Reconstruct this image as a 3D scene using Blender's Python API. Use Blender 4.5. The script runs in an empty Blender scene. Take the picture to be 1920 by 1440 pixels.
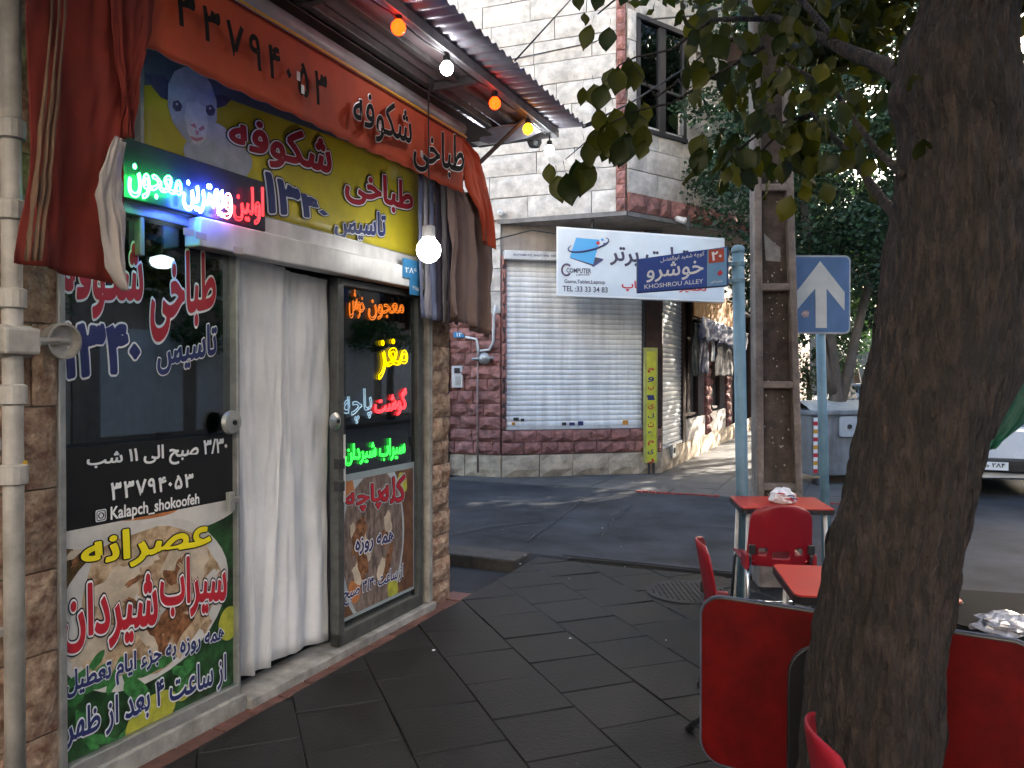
import bpy, math, random
from mathutils import Vector, Matrix, noise
random.seed(7)
R = math.radians
SC = bpy.context.scene
COL = SC.collection

# ------------------------------------------------------------------ camera, world, sun, exposure
EYE = 1.6
FPX = 1440.0            # focal length in photo pixels (1920 wide)
HOR = 705.0             # horizon row of the photo
cd = bpy.data.cameras.new('camera')
cd.sensor_width = 36.0
cd.lens = 36.0 * FPX / 1920.0
cd.clip_start = 0.05
cd.clip_end = 600
cam = bpy.data.objects.new('camera', cd)
COL.objects.link(cam)
cam.location = (0, 0, EYE)
cam.rotation_euler = (R(90) - math.atan((720 - HOR) / FPX), 0, 0)
SC.camera = cam

TH = R(24.5)            # street direction, to the right of the view axis
U = Vector((math.sin(TH), math.cos(TH), 0))
N = Vector((math.cos(TH), -math.sin(TH), 0))
SUN_EL = R(23)
sd = (U * 0.90 + N * 0.45).normalized()
SUN_DIR = Vector((sd.x * math.cos(SUN_EL), sd.y * math.cos(SUN_EL), math.sin(SUN_EL)))
w = bpy.data.worlds.new('World')
SC.world = w
w.use_nodes = True
nt = w.node_tree
bg = nt.nodes['Background']
sky = nt.nodes.new('ShaderNodeTexSky')
sky.sky_type = 'NISHITA'
sky.sun_disc = False
sky.sun_elevation = SUN_EL
sky.sun_rotation = math.atan2(SUN_DIR.x, SUN_DIR.y)
sky.dust_density = 3.0
sky.air_density = 1.0
sky.ozone_density = 1.0
nt.links.new(sky.outputs[0], bg.inputs[0])
bg.inputs[1].default_value = 0.15
sl = bpy.data.lights.new('sun', 'SUN')
sl.energy = 4.0
sl.angle = R(0.5)
sl.color = (1.0, 0.94, 0.85)
so = bpy.data.objects.new('sun', sl)
COL.objects.link(so)
so.rotation_euler = (-SUN_DIR).to_track_quat('-Z', 'Y').to_euler()
SC.view_settings.view_transform = 'Standard'
SC.view_settings.look = 'None'
SC.view_settings.gamma = 1
SC.view_settings.use_curve_mapping = False
SC.view_settings.exposure = 2.93
SC.view_settings.use_white_balance = True
SC.view_settings.white_balance_temperature = 6900
SC.cycles.max_bounces = 6
SC.cycles.transparent_max_bounces = 12
SC.cycles.caustics_reflective = False
SC.cycles.caustics_refractive = False
SC.cycles.sample_clamp_indirect = 4.0

# ------------------------------------------------------------------ frames and helpers
class Frame:
    """vertical plane frame: a along the wall, b out of it, c up"""
    def __init__(s, p0, d, tilt=0.0):
        s.o = Vector((p0[0], p0[1], 0)); d = Vector((d[0], d[1], 0)).normalized()
        s.u = d; s.n = Vector((d.y, -d.x, 0)); s.tilt = tilt
    def pt(s, a, b, c):
        return s.o + s.u * a + s.n * b + Vector((0, 0, c))
    def px(s, x, y, b=0.0):
        """the (a, c) of the wall point seen at photo pixel x, y"""
        r = Vector(((x - 960) / FPX, 1.0, (HOR - y) / FPX))
        o = s.o + s.n * b
        k = s.n.dot(o) / s.n.dot(Vector((r.x, r.y, 0)))
        p = r * k
        return (Vector((p.x, p.y, 0)) - o).dot(s.u), EYE + p.z
SH = Frame((0, 0), U)
SH.o = N * (N.dot(Vector((-0.48, 5.55, 0))))     # shop facade plane: a = distance down the street, b = out to the street
WF = Frame((0, 0), (1, 0))
def at(x, y, Y):
    return Vector(((x - 960) / FPX * Y, Y, EYE + (HOR - y) / FPX * Y))

class MB:
    def __init__(s): s.v = []; s.f = []
    def add(s, vs, fs):
        k = len(s.v); s.v += [Vector(p) for p in vs]; s.f += [tuple(i + k for i in f) for f in fs]; return s
    def box(s, a0, a1, b0, b1, c0, c1, fr=None):
        P = (fr.pt if fr else (lambda a, b, c: Vector((a, b, c))))
        vs = [P(a, b, c) for c in (c0, c1) for b in (b0, b1) for a in (a0, a1)]
        return s.add(vs, [(0, 2, 3, 1), (4, 5, 7, 6), (0, 1, 5, 4), (2, 6, 7, 3), (0, 4, 6, 2), (1, 3, 7, 5)])
    def quadpatch(s, g):
        n, m = len(g), len(g[0]); k = len(s.v)
        for r in g: s.v += [Vector(p) for p in r]
        for i in range(n - 1):
            for j in range(m - 1):
                s.f.append((k + i * m + j, k + i * m + j + 1, k + (i + 1) * m + j + 1, k + (i + 1) * m + j))
        return s
    def poly(s, pts): return s.add(pts, [tuple(range(len(pts)))])
    def prism(s, pts, off):
        n = len(pts); off = Vector(off); pts = [Vector(p) for p in pts]
        return s.add(pts + [p + off for p in pts], [tuple(range(n)), tuple(range(2 * n - 1, n - 1, -1))] +
                     [(i, i + n, (i + 1) % n + n, (i + 1) % n) for i in range(n)])
    def tube(s, pts, r, seg=8, closed=False, cap=True):
        pts = [Vector(p) for p in pts]; n = len(pts)
        rs = r if isinstance(r, (list, tuple)) else [r] * n
        k = len(s.v); prev = None
        for i, p in enumerate(pts):
            a = pts[i - 1] if (i or closed) else pts[i]; b = pts[(i + 1) % n] if (i < n - 1 or closed) else pts[i]
            t = (b - a)
            if t.length < 1e-9: t = Vector((0, 0, 1))
            t.normalize()
            x = (prev - t * prev.dot(t)) if prev is not None else t.orthogonal()
            if x.length < 1e-6: x = t.orthogonal()
            x.normalize(); prev = x; y = t.cross(x)
            for j in range(seg):
                q = 2 * math.pi * j / seg
                s.v.append(p + (x * math.cos(q) + y * math.sin(q)) * rs[i])
        m = n if closed else n - 1
        for i in range(m):
            for j in range(seg):
                i2 = (i + 1) % n
                s.f.append((k + i * seg + j, k + i * seg + (j + 1) % seg, k + i2 * seg + (j + 1) % seg, k + i2 * seg + j))
        if cap and not closed:
            s.f.append(tuple(k + j for j in range(seg - 1, -1, -1))); s.f.append(tuple(k + (n - 1) * seg + j for j in range(seg)))
        return s
    def lathe(s, prof, o=(0, 0, 0), seg=16, axis=None):
        """prof: (radius, height) list, turned about axis at o"""
        o = Vector(o); z = Vector(axis or (0, 0, 1)).normalized(); x = z.orthogonal().normalized(); y = z.cross(x)
        k = len(s.v)
        for r, h in prof:
            for j in range(seg):
                q = 2 * math.pi * j / seg
                s.v.append(o + z * h + (x * math.cos(q) + y * math.sin(q)) * max(r, 1e-4))
        for i in range(len(prof) - 1):
            for j in range(seg):
                s.f.append((k + i * seg + j, k + i * seg + (j + 1) % seg, k + (i + 1) * seg + (j + 1) % seg, k + (i + 1) * seg + j))
        s.f.append(tuple(k + j for j in range(seg - 1, -1, -1))); s.f.append(tuple(k + (len(prof) - 1) * seg + j for j in range(seg)))
        return s
    def build(s, name, m, parent=None, smooth=False, base=None, bevel=0, solid=0):
        me = bpy.data.meshes.new(name)
        if parent is not None: off = parent['_loc'] if '_loc' in parent else (0, 0, 0)
        elif base is not None: off = base
        else:
            zs = min(p.z for p in s.v); off = (sum(p.x for p in s.v) / len(s.v), sum(p.y for p in s.v) / len(s.v), zs)
        off = Vector(off)
        me.from_pydata([tuple(p - off) for p in s.v], [], s.f)
        me.update()
        if smooth:
            me.polygons.foreach_set('use_smooth', [True] * len(me.polygons))
        ob = bpy.data.objects.new(name, me); COL.objects.link(ob)
        if m: me.materials.append(m)
        if parent is not None:
            ob.parent = parent
            if '_loc' in parent: ob['_loc'] = parent['_loc']
        else:
            ob.location = off; ob['_loc'] = tuple(off)
        if solid:
            md = ob.modifiers.new('solid', 'SOLIDIFY'); md.thickness = solid; md.offset = 0
        if bevel:
            md = ob.modifiers.new('bevel', 'BEVEL'); md.width = bevel; md.segments = 2; md.limit_method = 'ANGLE'; md.angle_limit = R(40)
        return ob
def tag(o, label=None, cat=None, group=None, kind=None):
    if label: o['label'] = label
    if cat: o['category'] = cat
    if group: o['group'] = group
    if kind: o['kind'] = kind
    return o
def thing(name, label, cat, loc=(0, 0, 0), group=None, kind=None):
    o = bpy.data.objects.new(name, None); COL.objects.link(o)
    o.location = loc; o['_loc'] = tuple(loc); o.empty_display_size = 0.1
    return tag(o, label, cat, group, kind)
def copy_tree(o, parent=None, label=None, group=None, loc=None, rz=None):
    c = o.copy(); COL.objects.link(c); c.parent = parent
    if parent is None:
        if label: c['label'] = label
        if group: c['group'] = group
        if loc is not None: c.location = loc; c['_loc'] = tuple(loc)
        if rz is not None: c.rotation_euler.z = rz
    for ch in [x for x in COL.objects if x.parent == o]: copy_tree(ch, c)
    return c
def piece(name, mesh, fr, a, b, c, sa, sb, sc_, parent, dy=0.0):
    """a shared unit mesh placed on a wall frame (parent at '_loc')"""
    o = bpy.data.objects.new(name, mesh); COL.objects.link(o); o.parent = parent
    M = Matrix(((fr.u.x * sa, fr.n.x * sb, 0, 0), (fr.u.y * sa, fr.n.y * sb, 0, 0), (0, 0, sc_, 0), (0, 0, 0, 1)))
    p = fr.pt(a, b, c) - Vector(parent['_loc'] if '_loc' in parent else (0, 0, 0))
    M.translation = p
    if dy: M = M @ Matrix.Rotation(dy, 4, 'Y')
    o.matrix_local = M
    return o

# ------------------------------------------------------------------ materials
MATS = {}
def mat(name, col, rough=0.6, metal=0.0, nz=None, bump=None, rnd=0.0, col2=None, emit=None, es=0.0, spec=0.5, coat=0.0, stretch=None, trans=0.0, streak=0.0, subs=0.0):
    if name in MATS: return MATS[name]
    m = bpy.data.materials.new(name); m.use_nodes = True; MATS[name] = m
    t = m.node_tree; L = t.links; b = t.nodes['Principled BSDF']
    c4 = (*col, 1)
    b.inputs['Base Color'].default_value = c4; b.inputs['Roughness'].default_value = rough; b.inputs['Metallic'].default_value = metal
    b.inputs['Specular IOR Level'].default_value = spec; b.inputs['Coat Weight'].default_value = coat
    if subs: b.inputs['Transmission Weight'].default_value = 0
    if emit: b.inputs['Emission Color'].default_value = (*emit, 1); b.inputs['Emission Strength'].default_value = es
    g = t.nodes.new('ShaderNodeNewGeometry'); oi = t.nodes.new('ShaderNodeObjectInfo')
    ad = t.nodes.new('ShaderNodeVectorMath'); ad.operation = 'MULTIPLY_ADD'
    L.new(oi.outputs['Random'], ad.inputs[0]); ad.inputs[1].default_value = (13, 29, 41); 
    L.new(g.outputs['Position'], ad.inputs[2]); vec = ad.outputs[0]
    if stretch:
        mp = t.nodes.new('ShaderNodeVectorMath'); mp.operation = 'MULTIPLY'; mp.inputs[1].default_value = stretch
        L.new(vec, mp.inputs[0]); vec = mp.outputs[0]
    cur = None
    if nz:
        n1 = t.nodes.new('ShaderNodeTexNoise'); n1.inputs['Scale'].default_value = nz[0]; n1.inputs['Detail'].default_value = 7; n1.inputs['Roughness'].default_value = 0.65
        L.new(vec, n1.inputs['Vector'])
        rp = t.nodes.new('ShaderNodeValToRGB'); L.new(n1.outputs['Fac'], rp.inputs[0])
        k = nz[1]; c2 = col2 or tuple(x * (1 - k) for x in col)
        rp.color_ramp.elements[0].position = 0.35; rp.color_ramp.elements[1].position = 0.65
        rp.color_ramp.elements[0].color = (*c2, 1); rp.color_ramp.elements[1].color = (*[min(1, x * (1 + (k if not col2 else 0) * .5)) for x in col], 1)
        cur = rp.outputs[0]
        if not bump or True:
            mr = t.nodes.new('ShaderNodeMapRange'); mr.inputs[3].default_value = max(0, rough - .1); mr.inputs[4].default_value = min(1, rough + .12)
            L.new(n1.outputs['Fac'], mr.inputs[0]); L.new(mr.outputs[0], b.inputs['Roughness'])
    if streak:
        n3 = t.nodes.new('ShaderNodeTexNoise'); n3.inputs['Scale'].default_value = 1.0; n3.inputs['Detail'].default_value = 5
        mp3 = t.nodes.new('ShaderNodeVectorMath'); mp3.operation = 'MULTIPLY'; mp3.inputs[1].default_value = (9, 9, .8)
        L.new(g.outputs['Position'], mp3.inputs[0]); L.new(mp3.outputs[0], n3.inputs['Vector'])
        r3 = t.nodes.new('ShaderNodeMapRange'); r3.inputs[1].default_value = .35; r3.inputs[2].default_value = .62; r3.inputs[3].default_value = 1 - streak; r3.inputs[4].default_value = 1.0
        L.new(n3.outputs['Fac'], r3.inputs[0])
        mx = t.nodes.new('ShaderNodeMix'); mx.data_type = 'RGBA'; mx.blend_type = 'MULTIPLY'; mx.inputs[0].default_value = 1
        if cur: L.new(cur, mx.inputs[6])
        else: mx.inputs[6].default_value = c4
        L.new(r3.outputs[0], mx.inputs[7]); cur = mx.outputs[2]
    if rnd:
        mr = t.nodes.new('ShaderNodeMapRange'); mr.inputs[3].default_value = 1 - rnd; mr.inputs[4].default_value = 1 + rnd * .6
        L.new(oi.outputs['Random'], mr.inputs[0])
        mx = t.nodes.new('ShaderNodeMix'); mx.data_type = 'RGBA'; mx.blend_type = 'MULTIPLY'; mx.inputs[0].default_value = 1
        if cur: L.new(cur, mx.inputs[6])
        else: mx.inputs[6].default_value = c4
        L.new(mr.outputs[0], mx.inputs[7]); cur = mx.outputs[2]
    if cur: L.new(cur, b.inputs['Base Color'])
    if bump:
        n2 = t.nodes.new('ShaderNodeTexNoise'); n2.inputs['Scale'].default_value = bump[0]; n2.inputs['Detail'].default_value = 6
        L.new(vec, n2.inputs['Vector'])
        bp = t.nodes.new('ShaderNodeBump'); bp.inputs['Strength'].default_value = bump[1]; bp.inputs['Distance'].default_value = bump[2] if len(bump) > 2 else 0.01
        L.new(n2.outputs['Fac'], bp.inputs['Height']); L.new(bp.outputs[0], b.inputs['Normal'])
    return m
def leafmat(name, col, col2, tr=0.35, rough=0.5):
    m = bpy.data.materials.new(name); m.use_nodes = True; t = m.node_tree; L = t.links
    b = t.nodes['Principled BSDF']; out = t.nodes['Material Output']
    g = t.nodes.new('ShaderNodeNewGeometry'); oi = t.nodes.new('ShaderNodeObjectInfo')
    rp = t.nodes.new('ShaderNodeValToRGB'); rp.color_ramp.elements[0].color = (*col, 1); rp.color_ramp.elements[1].color = (*col2, 1)
    ads = t.nodes.new('ShaderNodeMath'); ads.operation = 'ADD'; L.new(g.outputs['Random Per Island'], ads.inputs[0]); L.new(oi.outputs['Random'], ads.inputs[1])
    fr = t.nodes.new('ShaderNodeMath'); fr.operation = 'FRACT'; L.new(ads.outputs[0], fr.inputs[0]); L.new(fr.outputs[0], rp.inputs[0])
    L.new(rp.outputs[0], b.inputs['Base Color']); b.inputs['Roughness'].default_value = rough; b.inputs['Specular IOR Level'].default_value = .4
    tl = t.nodes.new('ShaderNodeBsdfTranslucent'); L.new(rp.outputs[0], tl.inputs[0])
    mx = t.nodes.new('ShaderNodeMixShader'); mx.inputs[0].default_value = tr
    L.new(b.outputs[0], mx.inputs[1]); L.new(tl.outputs[0], mx.inputs[2]); L.new(mx.outputs[0], out.inputs[0])
    return m
def glassmat(name, tint=(.55, .6, .62), f0=1.5, refl=1.0):
    m = bpy.data.materials.new(name); m.use_nodes = True; t = m.node_tree; L = t.links
    out = t.nodes['Material Output']; t.nodes.remove(t.nodes['Principled BSDF'])
    tr = t.nodes.new('ShaderNodeBsdfTransparent'); tr.inputs[0].default_value = (*tint, 1)
    gl = t.nodes.new('ShaderNodeBsdfGlossy'); gl.inputs['Roughness'].default_value = 0.02; gl.inputs[0].default_value = (.9, .95, 1, 1)
    lw = t.nodes.new('ShaderNodeLayerWeight'); lw.inputs[0].default_value = .5
    pw = t.nodes.new('ShaderNodeMath'); pw.operation = 'POWER'; pw.inputs[1].default_value = 4.0; L.new(lw.outputs['Facing'], pw.inputs[0])
    fr = t.nodes.new('ShaderNodeMath'); fr.operation = 'MULTIPLY_ADD'; fr.inputs[1].default_value = .9; fr.inputs[2].default_value = f0; L.new(pw.outputs[0], fr.inputs[0])
    mx = t.nodes.new('ShaderNodeMixShader'); L.new(fr.outputs[0], mx.inputs[0]); L.new(tr.outputs[0], mx.inputs[1]); L.new(gl.outputs[0], mx.inputs[2])
    L.new(mx.outputs[0], out.inputs[0]); return m
def emis(name, col, s):
    if name in MATS: return MATS[name]
    return mat(name, tuple(min(.8, x) for x in col), .4, emit=col, es=s)

# ------------------------------------------------------------------ lettering
ARAB = {'ا': 0xFE8D, 'ب': 0xFE8F, 'پ': 0xFB56, 'ت': 0xFE95, 'ج': 0xFE9D, 'چ': 0xFB7A, 'ح': 0xFEA1, 'خ': 0xFEA5, 'د': 0xFEA9, 'ر': 0xFEAD, 'ز': 0xFEAF,
        'س': 0xFEB1, 'ش': 0xFEB5, 'ص': 0xFEB9, 'ض': 0xFEBD, 'ط': 0xFEC1, 'ظ': 0xFEC5, 'ع': 0xFEC9, 'غ': 0xFECD, 'ف': 0xFED1, 'ک': 0xFB8E, 'گ': 0xFB92,
        'ل': 0xFEDD, 'م': 0xFEE1, 'ن': 0xFEE5, 'ه': 0xFEE9, 'و': 0xFEED, 'ی': 0xFBFC, 'ء': 0xFE80}
NOJOIN = set('ادرزوء')
def shape(t):
    out = []
    for i, ch in enumerate(t):
        if ch not in ARAB: out.append(ch); continue
        pv = i > 0 and t[i - 1] in ARAB and t[i - 1] not in NOJOIN
        nx = i < len(t) - 1 and t[i + 1] in ARAB and t[i + 1] != 'ء' and ch not in NOJOIN
        if ch == 'ء': pv = False
        k = 3 if (pv and nx) else 1 if pv else 2 if nx else 0
        out.append(chr(ARAB[ch] + k))
    out.reverse(); res = []; i = 0
    isd = lambda c: '۰' <= c <= '۹' or c in '/'
    while i < len(out):
        if isd(out[i]):
            j = i
            while j < len(out) and isd(out[j]): j += 1
            res += out[i:j][::-1]; i = j
        else: res.append(out[i]); i += 1
    return ''.join(res)
TC = {}
def glyphs(s, off=0.0, res=3, sp=1.0):
    key = (s, off, res, sp)
    if key not in TC:
        cu = bpy.data.curves.new('txt', 'FONT'); cu.body = s; cu.offset = off + (.011 if '\uFEE9' in s else .0015); cu.resolution_u = res; cu.space_character = sp
        o = bpy.data.objects.new('txt', cu); COL.objects.link(o); bpy.context.view_layer.update()
        me = bpy.data.meshes.new_from_object(o.evaluated_get(bpy.context.evaluated_depsgraph_get()))
        TC[key] = ([tuple(v.co[:2]) for v in me.vertices], [tuple(p.vertices) for p in me.polygons])
        bpy.data.objects.remove(o); bpy.data.curves.remove(cu); bpy.data.meshes.remove(me)
    return TC[key]
def txt_map(s, quad, off, sp=1.0, persian=True):
    """returns f(x,y) mapping glyph space into the quad (bl, br, tr, tl) of (a, c) points"""
    v, f = glyphs(s, off, sp=sp)
    x0 = min(p[0] for p in v); x1 = max(p[0] for p in v); y0 = min(p[1] for p in v); y1 = max(p[1] for p in v)
    bl, br, tr, tl = [Vector(q) for q in quad]
    def g(x, y):
        p = (x - x0) / (x1 - x0); q = (y - y0) / (y1 - y0)
        return bl * (1 - p) * (1 - q) + br * p * (1 - q) + tr * p * q + tl * (1 - p) * q
    return g
def quad_px(fr, b, x0, x1, yl0, yl1, yr0, yr1):
    """quad from photo pixels: left edge yl0(top)..yl1(bottom), right edge yr0..yr1"""
    return [fr.px(x0, yl1, b), fr.px(x1, yr1, b), fr.px(x1, yr0, b), fr.px(x0, yl0, b)]
LC = {}
def loops(t, sp=1.0, res=3):
    """closed outline loops of the glyphs"""
    key = (t, sp, res)
    if key in LC: return LC[key]
    v, f = glyphs(t, 0.0, res, sp)
    ec = {}; adj = {}
    for p in f:
        for i in range(len(p)):
            k = (min(p[i], p[(i + 1) % len(p)]), max(p[i], p[(i + 1) % len(p)])); ec[k] = ec.get(k, 0) + 1
    for (a, c), n_ in ec.items():
        if n_ == 1: adj.setdefault(a, []).append(c); adj.setdefault(c, []).append(a)
    seen = set(); out = []
    for st in list(adj):
        if st in seen: continue
        loop = [st]; seen.add(st); cur = st
        while True:
            nx = [q for q in adj[cur] if q not in seen]
            if not nx: break
            cur = nx[0]; seen.add(cur); loop.append(cur)
        if len(loop) > 2: out.append([Vector(v[i]) for i in loop])
    LC[key] = out
    return out
def bold(mb, t, e, g, fr, b, sp):
    """a flat ribbon of half width e (glyph units) along every outline"""
    for lp in loops(t, sp):
        Q = [lp[0]]
        for p in lp[1:]:
            if (p - Q[-1]).length > .004: Q.append(p)
        n = len(Q)
        if n < 3: continue
        rows = []
        for i in range(n):
            a = (Q[i] - Q[i - 1]).normalized(); c = (Q[(i + 1) % n] - Q[i]).normalized()
            if a.dot(c) < .35:                       # sharp corner: fan the ribbon round it
                ms = [a, (a * .7 + c * .3 + Vector((0, 1e-4))).normalized(), (a * .3 + c * .7 + Vector((0, 1e-4))).normalized(), c]
            else: ms = [(a + c).normalized()]
            for m in ms:
                nn = Vector((m.y, -m.x)) * e * 1.3; rows.append((Q[i] - nn, Q[i], Q[i] + nn))
        G_ = []
        for l, m, r in rows + rows[:1]:
            ql, qm, qr = g(*l), g(*m), g(*r); G_.append([fr.pt(ql[0], b - .0004, ql[1]), fr.pt(qm[0], b + .0003, qm[1]), fr.pt(qr[0], b - .0004, qr[1])])
        mb.quadpatch(G_)
def lettering(s, fr, b, quad, layers, parent, persian=True, off=0.012, sp=1.0, name='lettering'):
    """layers: (extra width, material); first is the outermost"""
    t = shape(s) if persian else s
    g = txt_map(t, quad, 0.0, sp); v, f = glyphs(t, 0.0, sp=sp)
    for k, (eo, m) in enumerate(layers):
        mb = MB(); mb.add([fr.pt(*(lambda q: (q[0], b + k * 0.0016, q[1]))(g(x, y))) for x, y in v], f)
        if off + eo > .004: bold(mb, t, (off + eo) * .8, g, fr, b + k * .0016, sp)
        mb.build(name if k == len(layers) - 1 else 'lettering_outline', m, parent)
def neon(s, fr, b, quad, r, m, parent, persian=True, off=0.0, name='neon_tube'):
    t = shape(s) if persian else s
    g = txt_map(t, quad, 0.0); mb = MB()
    for lp in loops(t, 1.0, 2):
        P = [g(*p) for p in lp]; P = [fr.pt(q[0], b, q[1]) for q in P]; Q = [P[0]]
        for p in P[1:]:
            if (p - Q[-1]).length > r * 1.3: Q.append(p)
        if len(Q) >= 3: mb.tube(Q, r, 5, closed=True)
    return mb.build(name, m, parent, smooth=True)

def wavy(fr, L, Rr, b, amp, waves, nu=60, nv=24, phase=0.0, jit=0.01, grow=0.6, seed=0):
    """a cloth sheet between two polylines of (a, c) points; waves = folds across"""
    def lerp(P, t):
        t *= len(P) - 1; i = min(int(t), len(P) - 2); t -= i
        return (P[i][0] * (1 - t) + P[i + 1][0] * t, P[i][1] * (1 - t) + P[i + 1][1] * t)
    g = []
    for i in range(nv + 1):
        v = i / nv; l = lerp(L, v); r = lerp(Rr, v); row = []
        for j in range(nu + 1):
            uu = j / nu
            a = l[0] + (r[0] - l[0]) * uu; c = l[1] + (r[1] - l[1]) * uu
            w_ = amp * (1 - grow + grow * v)
            ph = 2 * math.pi * (waves * uu + 0.25 * math.sin(3.1 * v + seed) + 0.35 * noise.noise(Vector((uu * 3, v * 1.3, seed)))) + phase
            d = w_ * (math.sin(ph) + .45 * math.sin(2.3 * ph + 1)) + jit * noise.noise(Vector((uu * 9, v * 9, seed + 3)))
            row.append(fr.pt(a + w_ * .5 * math.cos(ph), b + d, c))
        g.append(row)
    return g
# ------------------------------------------------------------------ shared materials
M_asph = mat('asphalt', (.056, .059, .065), .85, spec=.15, nz=(1.1, .5), bump=(90, .5, .006), streak=0)
M_asph2 = mat('asphalt_dark', (.032, .033, .036), .85, spec=.2, nz=(2.5, .4), bump=(80, .6, .006))
M_tile = mat('paving', (.0105, .011, .0120), .5, spec=.35, nz=(2.6, .85), streak=.25, bump=(60, .5, .005), rnd=.35)
M_kerb = mat('kerb', (.055, .05, .045), .8, nz=(6, .5), bump=(40, .6))
M_wstone = mat('white_stone', (.60, .545, .495), .75, nz=(6, .35), bump=(35, .5, .006), rnd=.12)
M_red = mat('red_split_stone', (.38, .17, .145), .85, nz=(9, .5), bump=(25, .8, .02), rnd=.3)
M_redd = mat('red_mortar', (.13, .07, .06), .9, nz=(9, .3))
M_trav = mat('travertine', (.50, .36, .25), .8, nz=(16, .5), col2=(.17, .075, .045), bump=(30, 1.0, .02), rnd=.3)
M_base = mat('base_stone', (.54, .43, .31), .75, nz=(5, .4), bump=(30, .6, .01), rnd=.15)
M_soff = mat('render_beige', (.42, .36, .32), .85, nz=(3, .25), bump=(50, .2), streak=.2)
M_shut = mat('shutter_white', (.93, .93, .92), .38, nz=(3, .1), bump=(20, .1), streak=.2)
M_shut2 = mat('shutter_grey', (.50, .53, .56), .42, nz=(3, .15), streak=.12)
M_whitem = mat('white_metal', (.68, .67, .66), .35, nz=(8, .15), streak=.2)
M_alu = mat('aluminium', (.42, .43, .42), .38, metal=.6, nz=(12, .25))
M_dark = mat('dark_metal', (.03, .03, .032), .5, nz=(10, .3))
M_black = mat('black_plastic', (.012, .012, .013), .4)
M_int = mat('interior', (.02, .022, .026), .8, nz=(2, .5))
M_conc = mat('pole_concrete', (.31, .255, .22), .88, nz=(7, .4), bump=(35, .9, .012), streak=.35)
M_blue = mat('pale_blue_paint', (.20, .36, .46), .42, nz=(6, .2), streak=.25)
M_glass = glassmat('window_glass', (.5, .55, .57), .13)
M_dglass = glassmat('dark_glass', (.12, .13, .15), .10)
M_white = mat('print_white', (.8, .8, .8), .5)
M_navy = mat('print_navy', (.02, .03, .13), .45)
M_pred = mat('print_red', (.50, .02, .035), .45)
M_beige = mat('facade_beige', (.46, .40, .32), .85, nz=(2, .2), bump=(30, .3), streak=.2)
M_brown = mat('dark_brown', (.06, .03, .022), .7, nz=(7, .4))
M_wire = mat('wire_black', (.02, .02, .02), .6)

# ------------------------------------------------------------------ ground, alley, street
def slab(name, fr, a0, a1, b0, b1, c0, c1, m, kind='structure'):
    mb = MB(); mb.box(a0, a1, b0, b1, c0, c1, fr); o = mb.build(name, m); o['kind'] = kind; return o
g = MB(); g.box(-250, 250, -120, 350, -.9, -.16); g.build('ground', M_asph2)['kind'] = 'structure'
KB = 3.35                                                # kerb line
# street carriageway: gently uneven sheet
def uneven(name, fr, a0, a1, b0, b1, c, m, na, nb, amp, sc=.6):
    g_ = []
    for i in range(na + 1):
        row = []
        for j in range(nb + 1):
            a = a0 + (a1 - a0) * i / na; b = b0 + (b1 - b0) * j / nb
            p = fr.pt(a, b, 0)
            row.append(fr.pt(a, b, c + amp * noise.noise(p * sc) + amp * .4 * noise.noise(p * sc * 4)))
        g_.append(row)
    mb = MB(); mb.quadpatch(g_); o = mb.build(name, m, smooth=True); o['kind'] = 'structure'; return o
uneven('street', SH, -12, 90, KB + .12, 12.2, -.105, M_asph, 200, 30, .012)
uneven('alley_road', SH, 6.36, 10.35, -14, KB - .02, 0.0, M_asph, 30, 110, .012)
uneven('alley_hollow', SH, 4.4, 6.02, -6, .12, -.10, M_asph2, 20, 60, .01, 2)
slab('opposite_pavement', SH, -12, 90, 12.3, 14, -.1, .02, M_kerb)

# individual diagonal paving slabs
pv = thing('pavement', None, None, SH.pt(3, 1.8, 0), kind='structure')
mb = MB(); mb.box(-3, 6.26, .13, KB - .14, -.16, -.007, SH); mb.build('bedding', mat('joint_dirt', (.0075, .007, .007), .95, nz=(20, .4)), pv)
e1 = Vector((math.sin(R(69.5)), math.cos(R(69.5)), 0)); e2 = Vector((-math.sin(R(20.5)), math.cos(R(20.5)), 0))
TS = .425; org = Vector((-.2, 5.06, 0)); cnt = 0
def clip(poly, f):
    out = []
    for i in range(len(poly)):
        p, q = poly[i], poly[(i + 1) % len(poly)]; fp, fq = f(p), f(q)
        if fp >= 0: out.append(p)
        if (fp >= 0) != (fq >= 0): out.append(p + (q - p) * (fp / (fp - fq)))
    return out
tiles = []
for i in range(-16, 18):
    for j in range(-20, 14):
        sh = (i % 2) * .5 + .13 * math.sin(i * 5.3)
        o = org + e1 * (i * TS) + e2 * ((j + sh) * TS); g0 = .0022
        P = [o + e1 * g0 + e2 * g0, o + e1 * (TS - g0) + e2 * g0, o + e1 * (TS - g0) + e2 * (TS - g0), o + e1 * g0 + e2 * (TS - g0)]
        fa = lambda p: p.dot(U); fb = lambda p: (p - SH.o).dot(N)
        for f in (lambda p: fa(p) + .6, lambda p: 6.24 - fa(p), lambda p: fb(p) - .142, lambda p: KB - .15 - fb(p)):
            if len(P) > 2: P = clip(P, f)
        if len(P) > 2:
            ar = abs(sum((P[k].x * P[(k + 1) % len(P)].y - P[(k + 1) % len(P)].x * P[k].y) for k in range(len(P)))) / 2
            if ar > .004: tiles.append(P)
tiles.sort(key=lambda P: (sum(P, Vector()) / len(P) - Vector((.6, 4.4, 0))).length)
rest = MB()
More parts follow.
